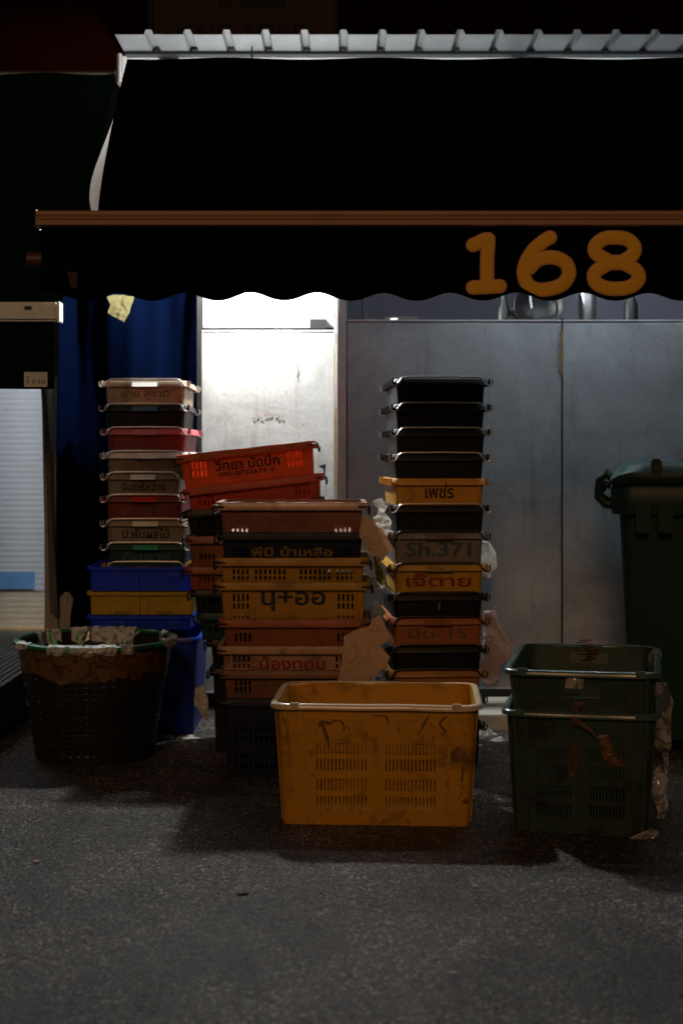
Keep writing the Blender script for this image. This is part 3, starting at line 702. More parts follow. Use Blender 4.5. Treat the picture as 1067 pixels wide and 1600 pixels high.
# slotted crates (stacks B and D)
def crate(name, px0, px1, ytop, Y, pitch, mat, label, grp, d=.36, tilt=0, yaw=0, txt=None, tmat=None, rows=None, rimh=.026, tall=False, tw=.45, tzc=.45, thh=.045, extra=None, rimmat=None, inner_slots=False, jag=True):
    w_ = (px1-px0)/FPX*Y/math.cos(tilt); H = pitch+.003
    Rm = Matrix.Rotation(yaw, 3, 'Z') @ Matrix.Rotation(-tilt, 3, 'Y')
    ctr = Vector((PX((px0+px1)/2, Y), Y, PH(ytop, Y)))
    e = empty(name); e.rotation_euler = Rm.to_euler(); e.location = ctr-Rm @ Vector((0, -d/2, H))
    tag(e, label, 'crate', grp)
    bw, bd = w_-.03, d-.03; tp_ = .010; ins = lambda z: tp_*(1-z/H)
    rws = rows or [(H*.16, H*.40), (H*.48, H*.72)]
    gr = []
    for (a, b_) in rws:
        for si, L_ in ((0, bw),)+(((2, bw),) if inner_slots else ()):
            for s in (-1, 1): c_ = s*L_*.36 if L_ > .4 else s*.1; gr.append((si, c_-.03, c_+.03, 4, a, b_, .5))
        for si in (1, 3): gr.append((si, -.06, .06, 6, a, b_, .5))
        if inner_slots: gr.append((0, -.13, -.02, 7, a, b_, .5)); gr.append((0, .02, .13, 7, a, b_, .5)); gr.append((2, -.13, .13, 14, a, b_, .5))
    rec = slots(gr); ubk = {s: sorted({u for r_ in rec if r_[0] == s for u in (r_[1], r_[2])}) for s in range(4)}
    per = rrect(bw, bd, .012, 3, ubk); zb = [0, H]+[z for r_ in rec for z in (r_[3], r_[4])]
    def hole(i, z):
        a, c_ = per[i], per[(i+1) % len(per)]
        if a[4] != c_[4] or a[4] < 0: return False
        u = (a[5]+c_[5])/2
        return any(r_[0] == a[4] and r_[1] < u < r_[2] and r_[3] < z < r_[4] for r_ in rec)
    b = MB(); slotwall(b, per, H, .003, zb, hole, ins); floor_slab(b, per, tp_+.0015, .001, .005); b.build('body', mat, e, True)
    seg = 5
    p0 = rrect(bw, bd, .012, seg, {0: [-.2+.02*k for k in range(21)]})
    rm = MB().ring(per4(p0), [(-.003, H), (-.003, H-.005), (.0115, H-.005), (.012, H-rimh), (.015, H-rimh), (.0152, H-.003), (.013, H)])
    if jag: rm.v = [(x_, y_, z_+(noise.noise(Vector((x_*30+ytop, y_*30, 0)))*.0016 if z_ > H-.004 else 0)) for x_, y_, z_ in rm.v]
    rm.build('rim', rimmat or mat, e, True)
    r_ = MB()
    for xx in (-bw*.43, bw*.43):
        V = [(xx-.0025, -d/2+.011, H-rimh), (xx+.0025, -d/2+.011, H-rimh), (xx+.0025, -d/2+.011+tp_*(1-rimh/H), .004), (xx-.0025, -d/2+.011+tp_*(1-rimh/H), .004)]; V += [(a, y+.0055, z) for a, y, z in V]
        r_.add(V, [(0,1,2,3), (4,7,6,5), (0,4,5,1), (1,5,6,2), (2,6,7,3), (3,7,4,0)])
    r_.build('rib', mat, e)
    for s in (-1, 1):
        x_ = s*(w_/2+.004)
        MB().tube([(x_-s*.035, -d/2-.002, H-.016), (x_-s*.008, -d/2-.003, H-.012), (x_+s*.001, -d/2+.004, H-.01), (x_+s*.004, -d/2+.02, H-.024), (x_+s*.003, -d/2+.03, H-.04), (x_+s*.002, d/2-.03, H-.04), (x_+s*.004, d/2-.02, H-.024), (x_, d/2-.002, H-.01)], .0032, 8).build('wire_bail', M['darkwire'], e, True)
    if txt:
        for (s_, xo, zc, w2, h2) in txt:
            text(e, s_, xo, -d/2+.015+ins(zc)-.0008, zc, w2, h2, tmat, math.atan(tp_/H))
    return e
GB = 'slotted crates in the middle stack'; GD = 'slotted crates in the rear middle stack'
yb = 4.72; hB = [785, 832, 872, 910, 968, 1010, 1048, 1092]
pit = [(hB[i+1]-hB[i])/FPX*yb for i in range(7)]
crate('slotted_crate', 336, 574, hB[0], yb, pit[0], brownp, 'brownish pink crate with a pale edge, topmost of the middle stack', GB, rows=[(.004, .026)], rimmat=P_('pale_pink_rim', (.55, .33, .26), .35, .2))  # rim paler than the body
crate('slotted_crate', 338, 574, hB[1], yb, pit[1], navy, 'dark navy crate with ochre Thai lettering in the middle stack', GB, txt=[('พี่มี น้าเหลือ', 0, .024, .27, .034)], tmat=M['yelink'], rows=[(.006, .016), (.022, .032)])
crate('slotted_crate', 337, 577, hB[2], yb, pit[2], yell, 'golden crate with bright slots, under the navy crate', GB, inner_slots=True, rows=[(.010, .022), (.028, .045)])
crate('slotted_crate', 337, 579, hB[3], yb, pit[3], yell, 'golden crate with large dark Thai letters in the middle stack', GB, txt=[('นุ+ออ', 0, .062, .215, .068)], tmat=M['blueink'], rows=[(.004, .012), (.036, .055), (.062, .086)], inner_slots=False)
crate('slotted_crate', 341, 578, hB[4], yb, pit[4], rust_p, 'rusty orange crate below the golden lettered crate', GB, rows=[(.015, .045)], rimmat=P_('rust_red_rim', (.36, .07, .03), .5))
crate('slotted_crate', 339, 575, hB[5], yb, pit[5], P_('peach_plastic', (.42, .24, .14), .7), 'dirty peach crate with red Thai lettering beside the hanging paper', GB, txt=[('น้องทดม', .0, .026, .22, .046)], tmat=M['redink'], rows=[(.008, .022), (.03, .05)])
crate('slotted_crate', 342, 574, hB[6], yb, pit[6], P_('brown_orange_plastic', (.19, .075, .032), .6), 'brown orange crate directly on the tall navy crate', GB, rows=[(.02, .04), (.044, .06)])
Hn = PH(1092, yb)
crate('slotted_crate', 343, 574, 1092, yb, Hn-.003, P_('dark_navy_plastic', (.003, .006, .03), .3, .42, blackdirt), 'tall dark navy crate on the ground at the foot of the middle stack', GB, rows=[(.03, .05), (.06, .08), (.12, .14), (.15, .17)], inner_slots=True)
yd = 5.12
txtD = [('วิทยา มัดปึก', .0, .075, .235, .042), ('091-0722639 จ', -.005, .042, .20, .017)]
crate('slotted_crate', 273, 493, 700, yd, .125, orange, 'bright orange tilted crate with black Thai writing and phone number', GD, tilt=R(6.2), txt=txtD, tmat=M['ink'], rows=[(.042, .066), (.074, .098)], tw=.5)
crate('slotted_crate', 284, 505, 752, yd+.003, .085, redor, 'red orange tilted crate under the one with the phone number', GD, tilt=R(6.6), rows=[(.02, .038), (.046, .062)])
crate('slotted_crate', 283, 505, 789, yd+.006, .085, blackp, 'black crate tilted slightly below the two orange crates', GD, tilt=R(5.5))
yy0 = [838, 886, 922, 958, 1000, 1045]
mats = [rust_p, P_('rust_brown_plastic', (.25, .045, .02), .5), blackp, tealpl, blackp, blackp]
labs = ['rust orange crate mostly hidden behind the middle stack, upper one', 'dark red brown crate behind the middle stack beside the blue trays', 'black crate behind the middle stack level with the lemon tray', 'dark teal crate low in the rear middle stack', 'black crate low in the rear middle stack under the teal one', 'tall black crate on the ground under the rear middle stack']
for i, y in enumerate(yy0):
    pt = (yy0[i+1]-y)/FPX*yd if i < 5 else PH(1045, yd)-.003
    crate('slotted_crate', (288, 287, 296, 305, 322, 326)[i], 508, y, yd+.004, pt, mats[i], labs[i], GD, rows=[(.03, .05)] if i < 5 else None)

# stack C
yc = 4.93
HC = [592, 632, 671, 710, 748, 790, 832, 882, 928, 966, 1010, 1048, 1088, 1130]
Cc = [
 (blackp, 'black tray with grey side rim, topmost of the right stack', None, None, None, None),
 (blackp, 'second black tray from the top of the right stack', None, None, None, None),
 (blackp, 'third black tray from the top of the right stack', None, None, None, None),
 (blackp, 'fourth black tray, resting on the orange yellow tray', None, None, None, None),
 (P_('amber_plastic', (.58, .27, .025), .45), 'orange yellow tray with smeared dark letters under the four black trays', None, None, 'เพชร', M['ink']),
 (blackp, 'scuffed black tray between the orange yellow and the grey tray', None, None, None, None),
 (greyblk, 'slate grey tray painted Sh.371 in the right stack', None, greyblk, 'Sh.371', M['greyink']),
 (P_('mustard_plastic', (.50, .27, .01), .45), 'mustard yellow tray with red Thai letters in the right stack', None, P_('tan_plate', (.45, .33, .12), .6), 'เจ๊ตาย', M['redink']),
 (blackp, 'black tray with a yellow nick between mustard and orange trays', None, None, None, None),
 (P_('dull_orange_plastic', (.36, .11, .03), .5), 'dull orange tray with faded Thai letters and 15', None, P_('dull_orange_plastic', (.36, .11, .03), .5), 'มีน-15', M['fadeink']),
 (blackp, 'black tray under the dull orange tray with the number 15', None, None, None, None),
 (P_('brown_amber_plastic', (.40, .17, .03), .5), 'brown amber tray just above the big yellow crate rim', None, None, None, None),
 (blackp, 'black tray hidden behind the big yellow crate, second from the ground', None, None, None, None),
 (blackp, 'black tray standing on the ground behind the big yellow crate', None, None, None, None),
]
graywire = M['wire']
for i, (mt, lab, rm, pl, tx, tm) in enumerate(Cc):
    last = i == len(Cc)-1
    pitch = ((HC[i+1]-HC[i])/FPX*yc) if not last else PH(HC[i], yc)-.004
    sh_ = -i*.7+random.uniform(-1, 1)
    a = 612+sh_; b_ = 768+sh_*.9
    e = tray('fish_tray', a, b_, HC[i], yc, pitch, mt, lab, GC, rm, pl, txt=tx, tmat=tm, d=.46, yaw=R(3.2+random.uniform(-.8, .8)), ribs=(i < 6), tz=.42, tw=.68 if i in (6, 7) else (.30 if i == 4 else .62), th_=.72 if i in (6, 7) else .6,
         wire=(i not in (4,)), wm=M['wire'] if i < 6 else M['darkwire'])
    if i == 8: MB().box(.0, .006, -.2165, -.2155, .03, .075).build('yellow_nick', M['yelink'], e)
    if i == 4:
        MB().box(.018, .022, -.2328, -.2302, .066, .086).build('notch', M['grime'], e)

# big crates
def bigcrate(name, w_, d, H, loc, yaw, mat, label, grp, rimmat=None, handle=False, tp_=.020):
    e = empty(name, loc, (0, 0, yaw)); tag(e, label, 'crate', grp)
    bw, bd = w_-.036, d-.036; ins = lambda z: tp_*(1-z/H)
    rws = [(.045, .091), (.100, .142), (.159, .200), (.207, .247)]
    gr = []
    for (a, b_) in rws:
        for si, L_ in enumerate((bw, bd, bw, bd)):
            k = L_*.30; n = 14 if L_ > .5 else 11; off = .024
            gr.append((si, -k, -off, n, a, b_-.006, .42)); gr.append((si, off, k, n, a, b_-.006, .42))
    rec = slots(gr)
    if handle: rec += [(0, -.05, .05, H-.075, H-.045)]
    ubk = {s: sorted({u for r_ in rec if r_[0] == s for u in (r_[1], r_[2])}) for s in range(4)}
    per = rrect(bw, bd, .045, 6, ubk); zb = [0, H-.03, H]+[z for r_ in rec for z in (r_[3], r_[4])]
    ch = {}
    def hole(i, z):
        k_ = (i, round(z, 4))
        if k_ not in ch:
            a, c_ = per[i], per[(i+1) % len(per)]; u = (a[5]+c_[5])/2
            ch[k_] = a[4] >= 0 and a[4] == c_[4] and any(r_[0] == a[4] and r_[1] < u < r_[2] and r_[3] < z < r_[4] for r_ in rec)
        return ch[k_]
    b = MB(); slotwall(b, per, H, .0035, zb, hole, ins); floor_slab(b, per, tp_+.002, .002, .007); b.build('body', mat, e, True)
    # rolled rim, slightly wavy like bent old plastic
    per2 = rrect(bw, bd, .045, 8, {s: [-.27+.03*k for k in range(19)] for s in range(4)})
    prf = [(-.004, H-.004), (-.001, H+.001), (.004, H+.0025), (.010, H+.0018), (.0145, H-.0005), (.0172, H-.004), (.018, H-.014), (.015, H-.014), (.014, H-.006), (.0, H-.007), (-.0035, H-.008)]
    rm = MB().ring(per4(per2), prf)
    rm.v = [(x_, y_+noise.noise(Vector((x_*5+loc[0]*9, y_*4, 3)))*.004, z_+noise.noise(Vector((x_*6+loc[0]*5, y_*6, 0)))*.0035) for x_, y_, z_ in rm.v]
    rm.build('rim', rimmat or mat, e, True)
    r_ = MB()
    for si, L_ in ((0, bw), (2, bw)):
        s = -1 if si == 0 else 1
        for xx in (-L_*.445, -L_*.37, L_*.37, L_*.445):
            yt = s*(bd/2+.0005); yb_ = s*(bd/2-tp_+.0005)
            V = [(xx-.004, yt, H-.012), (xx+.004, yt, H-.012), (xx*.93+.004, yb_, .006), (xx*.93-.004, yb_, .006)]; V += [(a, y+s*.0035, z) for a, y, z in V]
            r_.add(V, [(0,1,2,3), (4,7,6,5), (0,4,5,1), (1,5,6,2), (2,6,7,3), (3,7,4,0)])
    for s in (-1, 1):
        for yy in (-bd*.40, -bd*.2, bd*.2, bd*.40):
            xt = s*(bw/2+.0005); xb_ = s*(bw/2-tp_+.0005)
            V = [(xt, yy-.004, H-.012), (xt, yy+.004, H-.012), (xb_, yy*.93+.004, .006), (xb_, yy*.93-.004, .006)]; V += [(a+s*.0035, y, z) for a, y, z in V]
            r_.add(V, [(0,1,2,3), (4,7,6,5), (0,4,5,1), (1,5,6,2), (2,6,7,3), (3,7,4,0)])
    r_.build('rib', mat, e)
    # clips on the rim
    for xx in (-bw*.40, bw*.40):
        MB().box(xx-.014, xx+.014, -d/2-.0015, -d/2+.016, H-.011, H+.006).build('rim_clip', rimmat or mat, e, bevel=.002)
    return e
gold = plastic('worn_yellow_plastic', (.62, .30, .012), .9, .42, (.10, .045, .010), tr=.08)
yc_ = bigcrate('deep_crate', .62, .44, .353, (.110, 4.31, 0), R(-3.2), gold, 'large scuffed yellow crate standing empty at the front', None, plastic('backlit_pale_rim', (.66, .52, .36), .3, .13))  # rim paler than the body: the lamp's backlight is put into its colour
# worn corner grime
# scuffs on the yellow crate (dark rubbed arcs)
def arc(parent, pts, r, mat, y, nm='scuff'):
    MB().tube([(a, y+.06*0, z) for a, z in pts], r, 6).build(nm, mat, parent, True)
sc = simple('dark_scuff', (.17, .075, .015), .8, var=.6, sc=60)
def fy(z, d=.44, tp_=.020, H=.353): return -(d-.036)/2+tp_*(1-z/H)-.0004
def smear(parent, pts, r, mat, nm='scuff'):
    P = [Vector((a, 0, z)) for a, z in pts]; Q = []; rr = []; m_ = len(P)
    for i in range(m_-1):
        p0, p1, p2, p3 = P[max(0, i-1)], P[i], P[i+1], P[min(m_-1, i+2)]
        for k in range(6):
            u = k/6; Q.append(.5*((2*p1)+(p2-p0)*u+(2*p0-5*p1+4*p2-p3)*u*u+(3*p1-p0-3*p2+p3)*u**3)); rr.append((r[i]*(1-u)+r[i+1]*u)*(1+.5*noise.noise(Q[-1]*90)))
    Q.append(P[-1]); rr.append(r[-1]*.3); rr[0] *= .3; r = rr
    m = MB().tube(Q, r, 8); m.v = [(x_, fy(z_)+y_*.12, z_) for x_, y_, z_ in m.v]; m.build(nm, mat, parent, True)
smear(yc_, [(-.165, .285), (-.155, .300), (-.13, .298), (-.12, .306), (-.10, .303), (-.092, .285), (-.095, .272)], [.003, .007, .004, .003, .004, .003, .001], sc)
smear(yc_, [(-.155, .297), (-.148, .275), (-.14, .25), (-.135, .225)], [.003, .006, .006, .002], sc)
smear(yc_, [(-.01, .322), (.03, .318), (.035, .295)], [.002, .003, .001], sc)
smear(yc_, [(.155, .325), (.14, .30), (.125, .27)], [.002, .005, .001], sc)
smear(yc_, [(.205, .322), (.185, .30), (.20, .275), (.19, .268)], [.002, .004, .004, .002], sc)
smear(yc_, [(-.27, .315), (-.262, .295)], [.003, .002], sc)
rs_ = random.Random(5)
for k in range(26):
    x_ = rs_.uniform(-.25, .25); z_ = rs_.choice([rs_.uniform(.26, .325), rs_.uniform(.01, .04), rs_.uniform(.05, .3)])
    if .04 < z_ < .255: x_ = rs_.choice([-1, 1])*rs_.uniform(.205, .255) if rs_.random() < .7 else rs_.uniform(-.015, .01)
    dx, dz = rs_.uniform(-.02, .02), rs_.uniform(-.03, .012); q_ = rs_.uniform(.0007, .0022)
    smear(yc_, [(x_, z_), (x_+dx*.5+.004, max(.006, z_+dz*.5)), (x_+dx, max(.004, z_+dz))], [q_*.4, q_, q_*.3], sc)
smear(yc_, [(.29-.03, .085), (.27-.01, .075), (.25, .07)], [.003, .006, .003], sc)

darkg = plastic('bottle_green_plastic', (.034, .062, .052), .8, .33, (.010, .009, .006)); rimg = plastic('green_grey_rim', (.06, .12, .11), .35, .13, (.03, .035, .03))
gx, gy = .735, 4.30
e1 = bigcrate('deep_crate', .45, .62, .347, (gx, gy, 0), R(-12.5), darkg, 'dark green crate standing on the ground under a nested one', None, rimg)
e2 = bigcrate('deep_crate', .445, .615, .347, (gx, gy-.008, .117), R(-12.0), darkg, 'empty dark green crate nested in the one below', None, rimg, handle=True, tp_=.040)

# wheeled bin
wb = empty('wheeled_bin', (1.378, 5.26, 0), (0, 0, R(-11))); tag(wb, 'tall dark green wheeled bin standing at the right edge', 'bin')
bg_ = plastic('bin_green', (.008, .034, .026), .3, .35, (.01, .012, .01))
per = rrect(.70, .54, .05, 6, {}); b = MB(); slotwall(b, per, .95, .006, [.06, .3, .6, .95], lambda i, z: False, lambda z: .05*(1-z/.95)); floor_slab(b, per, .05, .061, .07)
b.build('body', bg_, wb, True)
MB().ring(per4(rrect(.70, .54, .05, 6)), [(-.004, .97), (-.004, .90), (.004, .865), (.022, .865), (.026, .90), (.026, .955), (.016, .97)]).build('rim', bg_, wb, True)
r_ = MB()
for xx in (-.29, -.21, -.02, .2): r_.box(xx, xx+.05, -.312, -.292, .80, .905)
r_.build('comb_rib', bg_, wb, bevel=.004)
lid = MB(); ls = []
prof = [(-.385, .972), (-.375, 1.0), (-.35, 1.030), (-.31, 1.048), (-.25, 1.054), (-.1, 1.050), (.2, 1.040), (.37, 1.02), (.39, .985)]
V = []; F = []; ys = [-.30, -.296, -.27, -.2, 0, .2, .27, .296, .30]; zk = [.0, .55, .9, 1, 1.03, 1, .9, .55, 0]
for (x_, z) in prof:
    for y, q in zip(ys, zk): V.append((x_, y, .972+(z-.972)*q))
for i in range(len(prof)-1):
    for k in range(8): a = i*9+k; F.append((a, a+1, a+10, a+9))
lo = MB().add(V, F).build('lid', bg_, wb, True, fix=True); md = lo.modifiers.new('s', 'SOLIDIFY'); md.thickness = .005
MB().box(-.235, -.20, -.303, .303, .985, 1.063).build('strap', bg_, lo, bevel=.006)
MB().box(-.12, .30, -.22, .22, 1.046, 1.060).build('raised_panel', bg_, lo, bevel=.005)
hb = MB(); hb.tube([(-.375, -.2, .965), (-.395, -.2, .972), (-.405, -.19, .955), (-.405, .19, .955), (-.395, .2, .972), (-.375, .2, .965)], .014, 10); hb.build('handle', bg_, wb, True)
hl = MB()
for yy in (-.235, .19): hl.tube([(-.365, yy+.02, .985), (-.395, yy+.02, 1.01), (-.415, yy+.02, .985), (-.42, yy+.02, .925), (-.395, yy+.02, .90), (-.36, yy+.02, .895)], .016, 8)
hl.build('hinge', bg_, wb, True)
for yy in (-.25, .22):
    w2 = MB().tube([(-.26, yy, .10), (-.26, yy+.04, .10)], .10, 24).build('wheel', M['black'], wb, True)

# ------------------------------------------------------------ round basket
bk = empty('round_basket', (-.885, 5.12, 0)); tag(bk, 'round black woven basket wrapped in brown tape with a green rim', 'basket')
nb = 96; HB = .415; cper = circle(.272, nb)
zr = []; z = .03
while z < HB-.03: zr.append((z, z+.0075)); z += .0205
def bhole(i, z): return i % 2 == 0 and any(a < z < c for a, c in zr) and (i//2) % 8 != 0
b = MB(); slotwall(b, cper, HB, .004, [0, HB]+[q for r_ in zr for q in r_], bhole, lambda z: .062*(1-z/HB)); floor_slab(b, cper, .064, .001, .007)
bo = b.build('body', plastic('woven_black_plastic', (.013, .013, .012), .3, .4), bk, True)
rr_ = MB().ring(per4(cper), [(-.006, HB-.004), (-.004, HB+.004), (.006, HB+.007), (.016, HB+.002), (.018, HB-.008), (.010, HB-.012)])
rr_.v = [(x_, y_, z_+noise.noise(Vector((x_*8, y_*8, 2)))*.004) for x_, y_, z_ in rr_.v]; rr_.build('rim', M['greenrim'], bk, True)
hp = MB()
for k in range(5): 
    zz_ = .05+k*.07; hp.ring([(x_*(.2115+.0605*zz_/HB)/.272+0*nx_, y_*(.2115+.0605*zz_/HB)/.272, nx_, ny_) for x_, y_, nx_, ny_, *_ in cper], [(0, zz_), (.003, zz_+.003), (0, zz_+.006)])
hp.build('hoop', plastic('woven_black_plastic', (.013, .013, .012), .3, .4), bk, True)
# tape wrap
V = []; F = []; n = 120
for i in range(n):
    a = 2*math.pi*i/n; zl = .300+.028*noise.noise(Vector((math.cos(a)*2.5, math.sin(a)*2.5, 5)))+.012*noise.noise(Vector((math.cos(a)*11, math.sin(a)*11, 5)))
    for k in range(7):
        z = zl+(HB-.012-zl)*k/6; r = .272-.062*(1-z/HB)+.004+.0015*noise.noise(Vector((math.cos(a)*5, math.sin(a)*5, z*25)))
        V.append((r*math.cos(a), r*math.sin(a), z))
for i in range(n):
    for k in range(6): F.append((i*7+k, ((i+1) % n)*7+k, ((i+1) % n)*7+k+1, i*7+k+1))
MB().add(V, F).build('tape_wrap', M['amber'], bk, 'all', fix=False)
# film over the rim
V = []; F = []
for i in range(n):
    a = 2*math.pi*i/n; q = noise.noise(Vector((math.cos(a)*6, math.sin(a)*6, 9)))
    for k, (dr, dz) in enumerate(((.016, -.022+.016*q), (.024, -.012), (.021, .006), (.004, .013), (-.012, 0), (-.02, -.05-.05*q))):
        r = .272+dr+.006*noise.noise(Vector((math.cos(a)*14, math.sin(a)*14, k*3.))); V.append((r*math.cos(a), r*math.sin(a), HB+dz+.006*noise.noise(Vector((math.cos(a)*20, math.sin(a)*20, k*2.)))))
for i in range(n):
    if noise.noise(Vector((math.cos(2*math.pi*i/n)*2.2, math.sin(2*math.pi*i/n)*2.2, 20))) < .02: continue
    for k in range(5): F.append((i*6+k, ((i+1) % n)*6+k, ((i+1) % n)*6+k+1, i*6+k+1))
MB().add(V, F).build('film_wrap', M['wrap'], bk, 'all', fix=False)
for k, (a0, lean) in enumerate(((115, .02), (85, -.03), (140, .05))):
    a = R(a0); p0_ = Vector((.266*math.cos(a), .266*math.sin(a), HB+.003)); p1 = p0_*.93+Vector((lean, -.01, -.10)); p1.z = HB-.10
    d_ = Vector((.012, 0, 0)); MB().add([p0_-d_, p0_+d_, p1+d_*.6, p1-d_*.6], [(0, 1, 2, 3)]).build('green_tie', M['tie'], bk)
for k in range(7):
    a = R(60+k*14+random.uniform(-4, 4)); rin = .25
    p0_ = Vector((rin*math.cos(a), rin*math.sin(a), HB+random.uniform(0, .02))); p1 = p0_+Vector((random.uniform(-.06, .06), -.02, -.07-random.random()*.03)); pm = (p0_+p1)/2+Vector((random.uniform(-.03, .03), -.015, 0))
    MB().tube([p0_, pm, p1], [.003, .005, .001], 5).build('film_shred', M['wrap'], bk)

# ------------------------------------------------------------ papers and films
def crumple(name, poly, Y, mat, label, cat, seed=0, amp=.012, n=70, lean=None, th=.0008, grp=None, fold=18, facet=True):
    rnd = random.Random(seed)
    pts = [Vector((PX(a, Y), PH(b_, Y))) for a, b_ in poly]; m = len(pts)
    # refine outline
    out = []
    for i in range(m):
        a, b_ = pts[i], pts[(i+1) % m]; k_ = max(1, int((b_-a).length/.018))
        for k in range(k_):
            p = a.lerp(b_, k/k_); out.append(p+(Vector((rnd.uniform(-1, 1), rnd.uniform(-1, 1)))*.0018 if k else Vector((0, 0))))
    m = len(out); x0 = min(p.x for p in out); x1 = max(p.x for p in out); z0_ = min(p.y for p in out); z1_ = max(p.y for p in out)
    V2 = list(out)
    def inside(p):
        c_ = False
        for i in range(m):
            a, b_ = out[i], out[(i+1) % m]
            if (a.y > p.y) != (b_.y > p.y) and p.x < (b_.x-a.x)*(p.y-a.y)/(b_.y-a.y)+a.x: c_ = not c_
        return c_
    t = 0
    while len(V2) < m+n and t < n*30:
        t += 1; p = Vector((rnd.uniform(x0, x1), rnd.uniform(z0_, z1_)))
        if inside(p): V2.append(p)
    r = delaunay_2d_cdt(V2, [(i, (i+1) % m) for i in range(m)], [], 1, 1e-5)
    cx, cz = (x0+x1)/2, z0_
    V = []
    for p in r[0]:
        y = noise.noise(Vector((p.x*fold, p.y*fold*.6, seed*3.1)))*amp*1.6+rnd.uniform(-1, 1)*amp*(.30 if facet else .06)+abs(noise.noise(Vector((p.x*fold*1.9+p.y*14, p.y*7, seed*1.7))))*amp*(0 if facet else 1.2)
        if lean: y += lean(p.x, p.y)
        V.append((p.x-cx, y, p.y-cz))
    e = MB().add(V, r[2]).build(name, mat, None, False if facet else 'all', fix=False)
    if th: md = e.modifiers.new('s', 'SOLIDIFY'); md.thickness = th
    e.location = (cx, Y, cz); tag(e, label, cat, grp); return e
crumple('wrapping_paper', [(592, 962), (600, 972), (608, 1002), (594, 1010), (609, 1027), (603, 1042), (590, 1055), (572, 1066), (527, 1068), (532, 1040), (537, 1002), (536, 996), (556, 986), (577, 980), (582, 968)], 4.66, M['paper'],
        'large brown wrapping paper drooping behind the yellow crate', 'paper', 3, .016, 220, lean=lambda x_, z: .10*(z-.40), facet=False, fold=9)
crumple('paper_bag', [(566, 806), (575, 808), (588, 822), (600, 830), (607, 845), (615, 857), (603, 868), (598, 876), (580, 868), (570, 852), (561, 838)], 4.70, M['paper'],
        'pinkish paper bag hanging beside the top of the middle stack', 'bag', 5, .012, 220, facet=False, fold=14)
crumple('plastic_bag', [(582, 782), (596, 778), (606, 790), (600, 800), (606, 806), (612, 815), (610, 826), (598, 832), (584, 826), (572, 814), (588, 806), (592, 795), (583, 788)], 4.97, M['white_paper'],
        'crumpled white plastic bag caught between the middle and right stacks', 'bag', 8, .03, 70)
crumple('plastic_bag', [(583, 865), (588, 868), (591, 880), (598, 890), (602, 908), (596, 916), (588, 905), (586, 890)], 4.97, cloth('yellow_bag', (.5, .42, .06), .5),
        'yellow plastic scrap between the middle and right stacks', 'bag', 9, .02, 30)
crumple('plastic_bag', [(579, 902), (590, 903), (600, 910), (602, 918), (594, 924), (584, 915)], 4.97, M['white_paper'], 'small white plastic scrap below the yellow one', 'bag', 10, .02, 26)
crumple('plastic_bag', [(582, 940), (590, 940), (598, 950), (603, 958), (596, 964), (584, 962), (579, 950)], 4.72, cloth('pale_blue_bag', (.42, .58, .62), .4), 'pale blue knotted bag above the brown wrapping paper', 'bag', 11, .02, 34)
crumple('pink_paper', [(756, 955), (774, 954), (784, 985), (797, 1005), (797, 1030), (783, 1040), (778, 1066), (762, 1076), (752, 1060)], 5.55, M['pinkpaper'], 'long faded pink paper hanging right of the right stack', 'paper', 12, .012, 220, facet=False, fold=10)
crumple('pale_paper', [(752, 845), (764, 847), (774, 862), (777, 885), (770, 895), (765, 905), (750, 900)], 5.45, M['white_paper'], 'pale paper sticking out right of the slate grey tray', 'paper', 13, .014, 220, facet=False, fold=12)
crumple('hanging_bag', [(166, 463), (176, 460), (211, 463), (203, 488), (194, 504), (183, 497), (168, 488), (172, 476)], 5.2, cloth('cream_bag', (.62, .58, .40), .6), 'cream paper bag hanging under the left end of the valance', 'bag', 14, .014, 34)
crumple('plastic_bag', [(306, 1075), (318, 1068), (326, 1090), (325, 1125), (316, 1120), (303, 1100)], 5.3, M['white_paper'], 'grey plastic bag tucked right of the tall blue bin', 'bag', 15, .02, 40)
# litter lying on the ground
def litter(name, px, py, sx, sy, h, mat, label, cat, seed, grp=None, n=40):
    rnd = random.Random(seed); Y = CAMH*FPX/(py-HZ); X = PX(px, Y)
    pts = []
    for k in range(14):
        a = 2*math.pi*k/14; r = rnd.uniform(.65, 1.1); pts.append(Vector((sx/2*r*math.cos(a), sy/2*r*math.sin(a))))
    V2 = list(pts)
    for k in range(n):
        a = rnd.random()*6.283; r = math.sqrt(rnd.random())*.6; V2.append(Vector((sx/2*r*math.cos(a), sy/2*r*math.sin(a))))
    r = delaunay_2d_cdt(V2, [(i, (i+1) % 14) for i in range(14)], [], 1, 1e-5)
    V = [(p.x, p.y, .001+(abs(noise.noise(Vector((p.x*45, p.y*45, seed))))*h*2+rnd.random()*h*.4 if i >= 14 else .0)) for i, p in enumerate(r[0])]
    e = MB().add(V, r[2]).build(name, mat, None, False, fix=False); e.location = (X, Y, 0); tag(e, label, cat, grp)
    md = e.modifiers.new('s', 'SOLIDIFY'); md.thickness = .0006; return e
litter('plastic_scrap', 262, 1153, .07, .04, .014, M['white_paper'], 'white plastic scrap on the ground just right of the round basket', 'litter', 21)
litter('plastic_scrap', 293, 1153, .09, .05, .012, M['white_paper'], 'greyish plastic scrap on the ground in front of the tall blue bin', 'litter', 22)
litter('plastic_scrap', 758, 1148, .09, .06, .03, M['white_paper'], 'crumpled white wrapper on the ground behind the big yellow crate corner', 'litter', 23)
litter('plastic_scrap', 777, 1157, .06, .05, .02, M['white_paper'], 'white wrapper close to the left side of the green crates', 'litter', 24)
litter('food_scrap', 765, 1171, .025, .02, .004, simple('peach_scrap', (.5, .3, .2), .8), 'small peach coloured scrap between yellow and green crates', 'litter', 25, n=12)
litter('food_scrap', 748, 1165, .03, .02, .006, simple('cream_scrap', (.5, .42, .3), .8), 'small cream scrap near the big yellow crate', 'litter', 26, n=12)
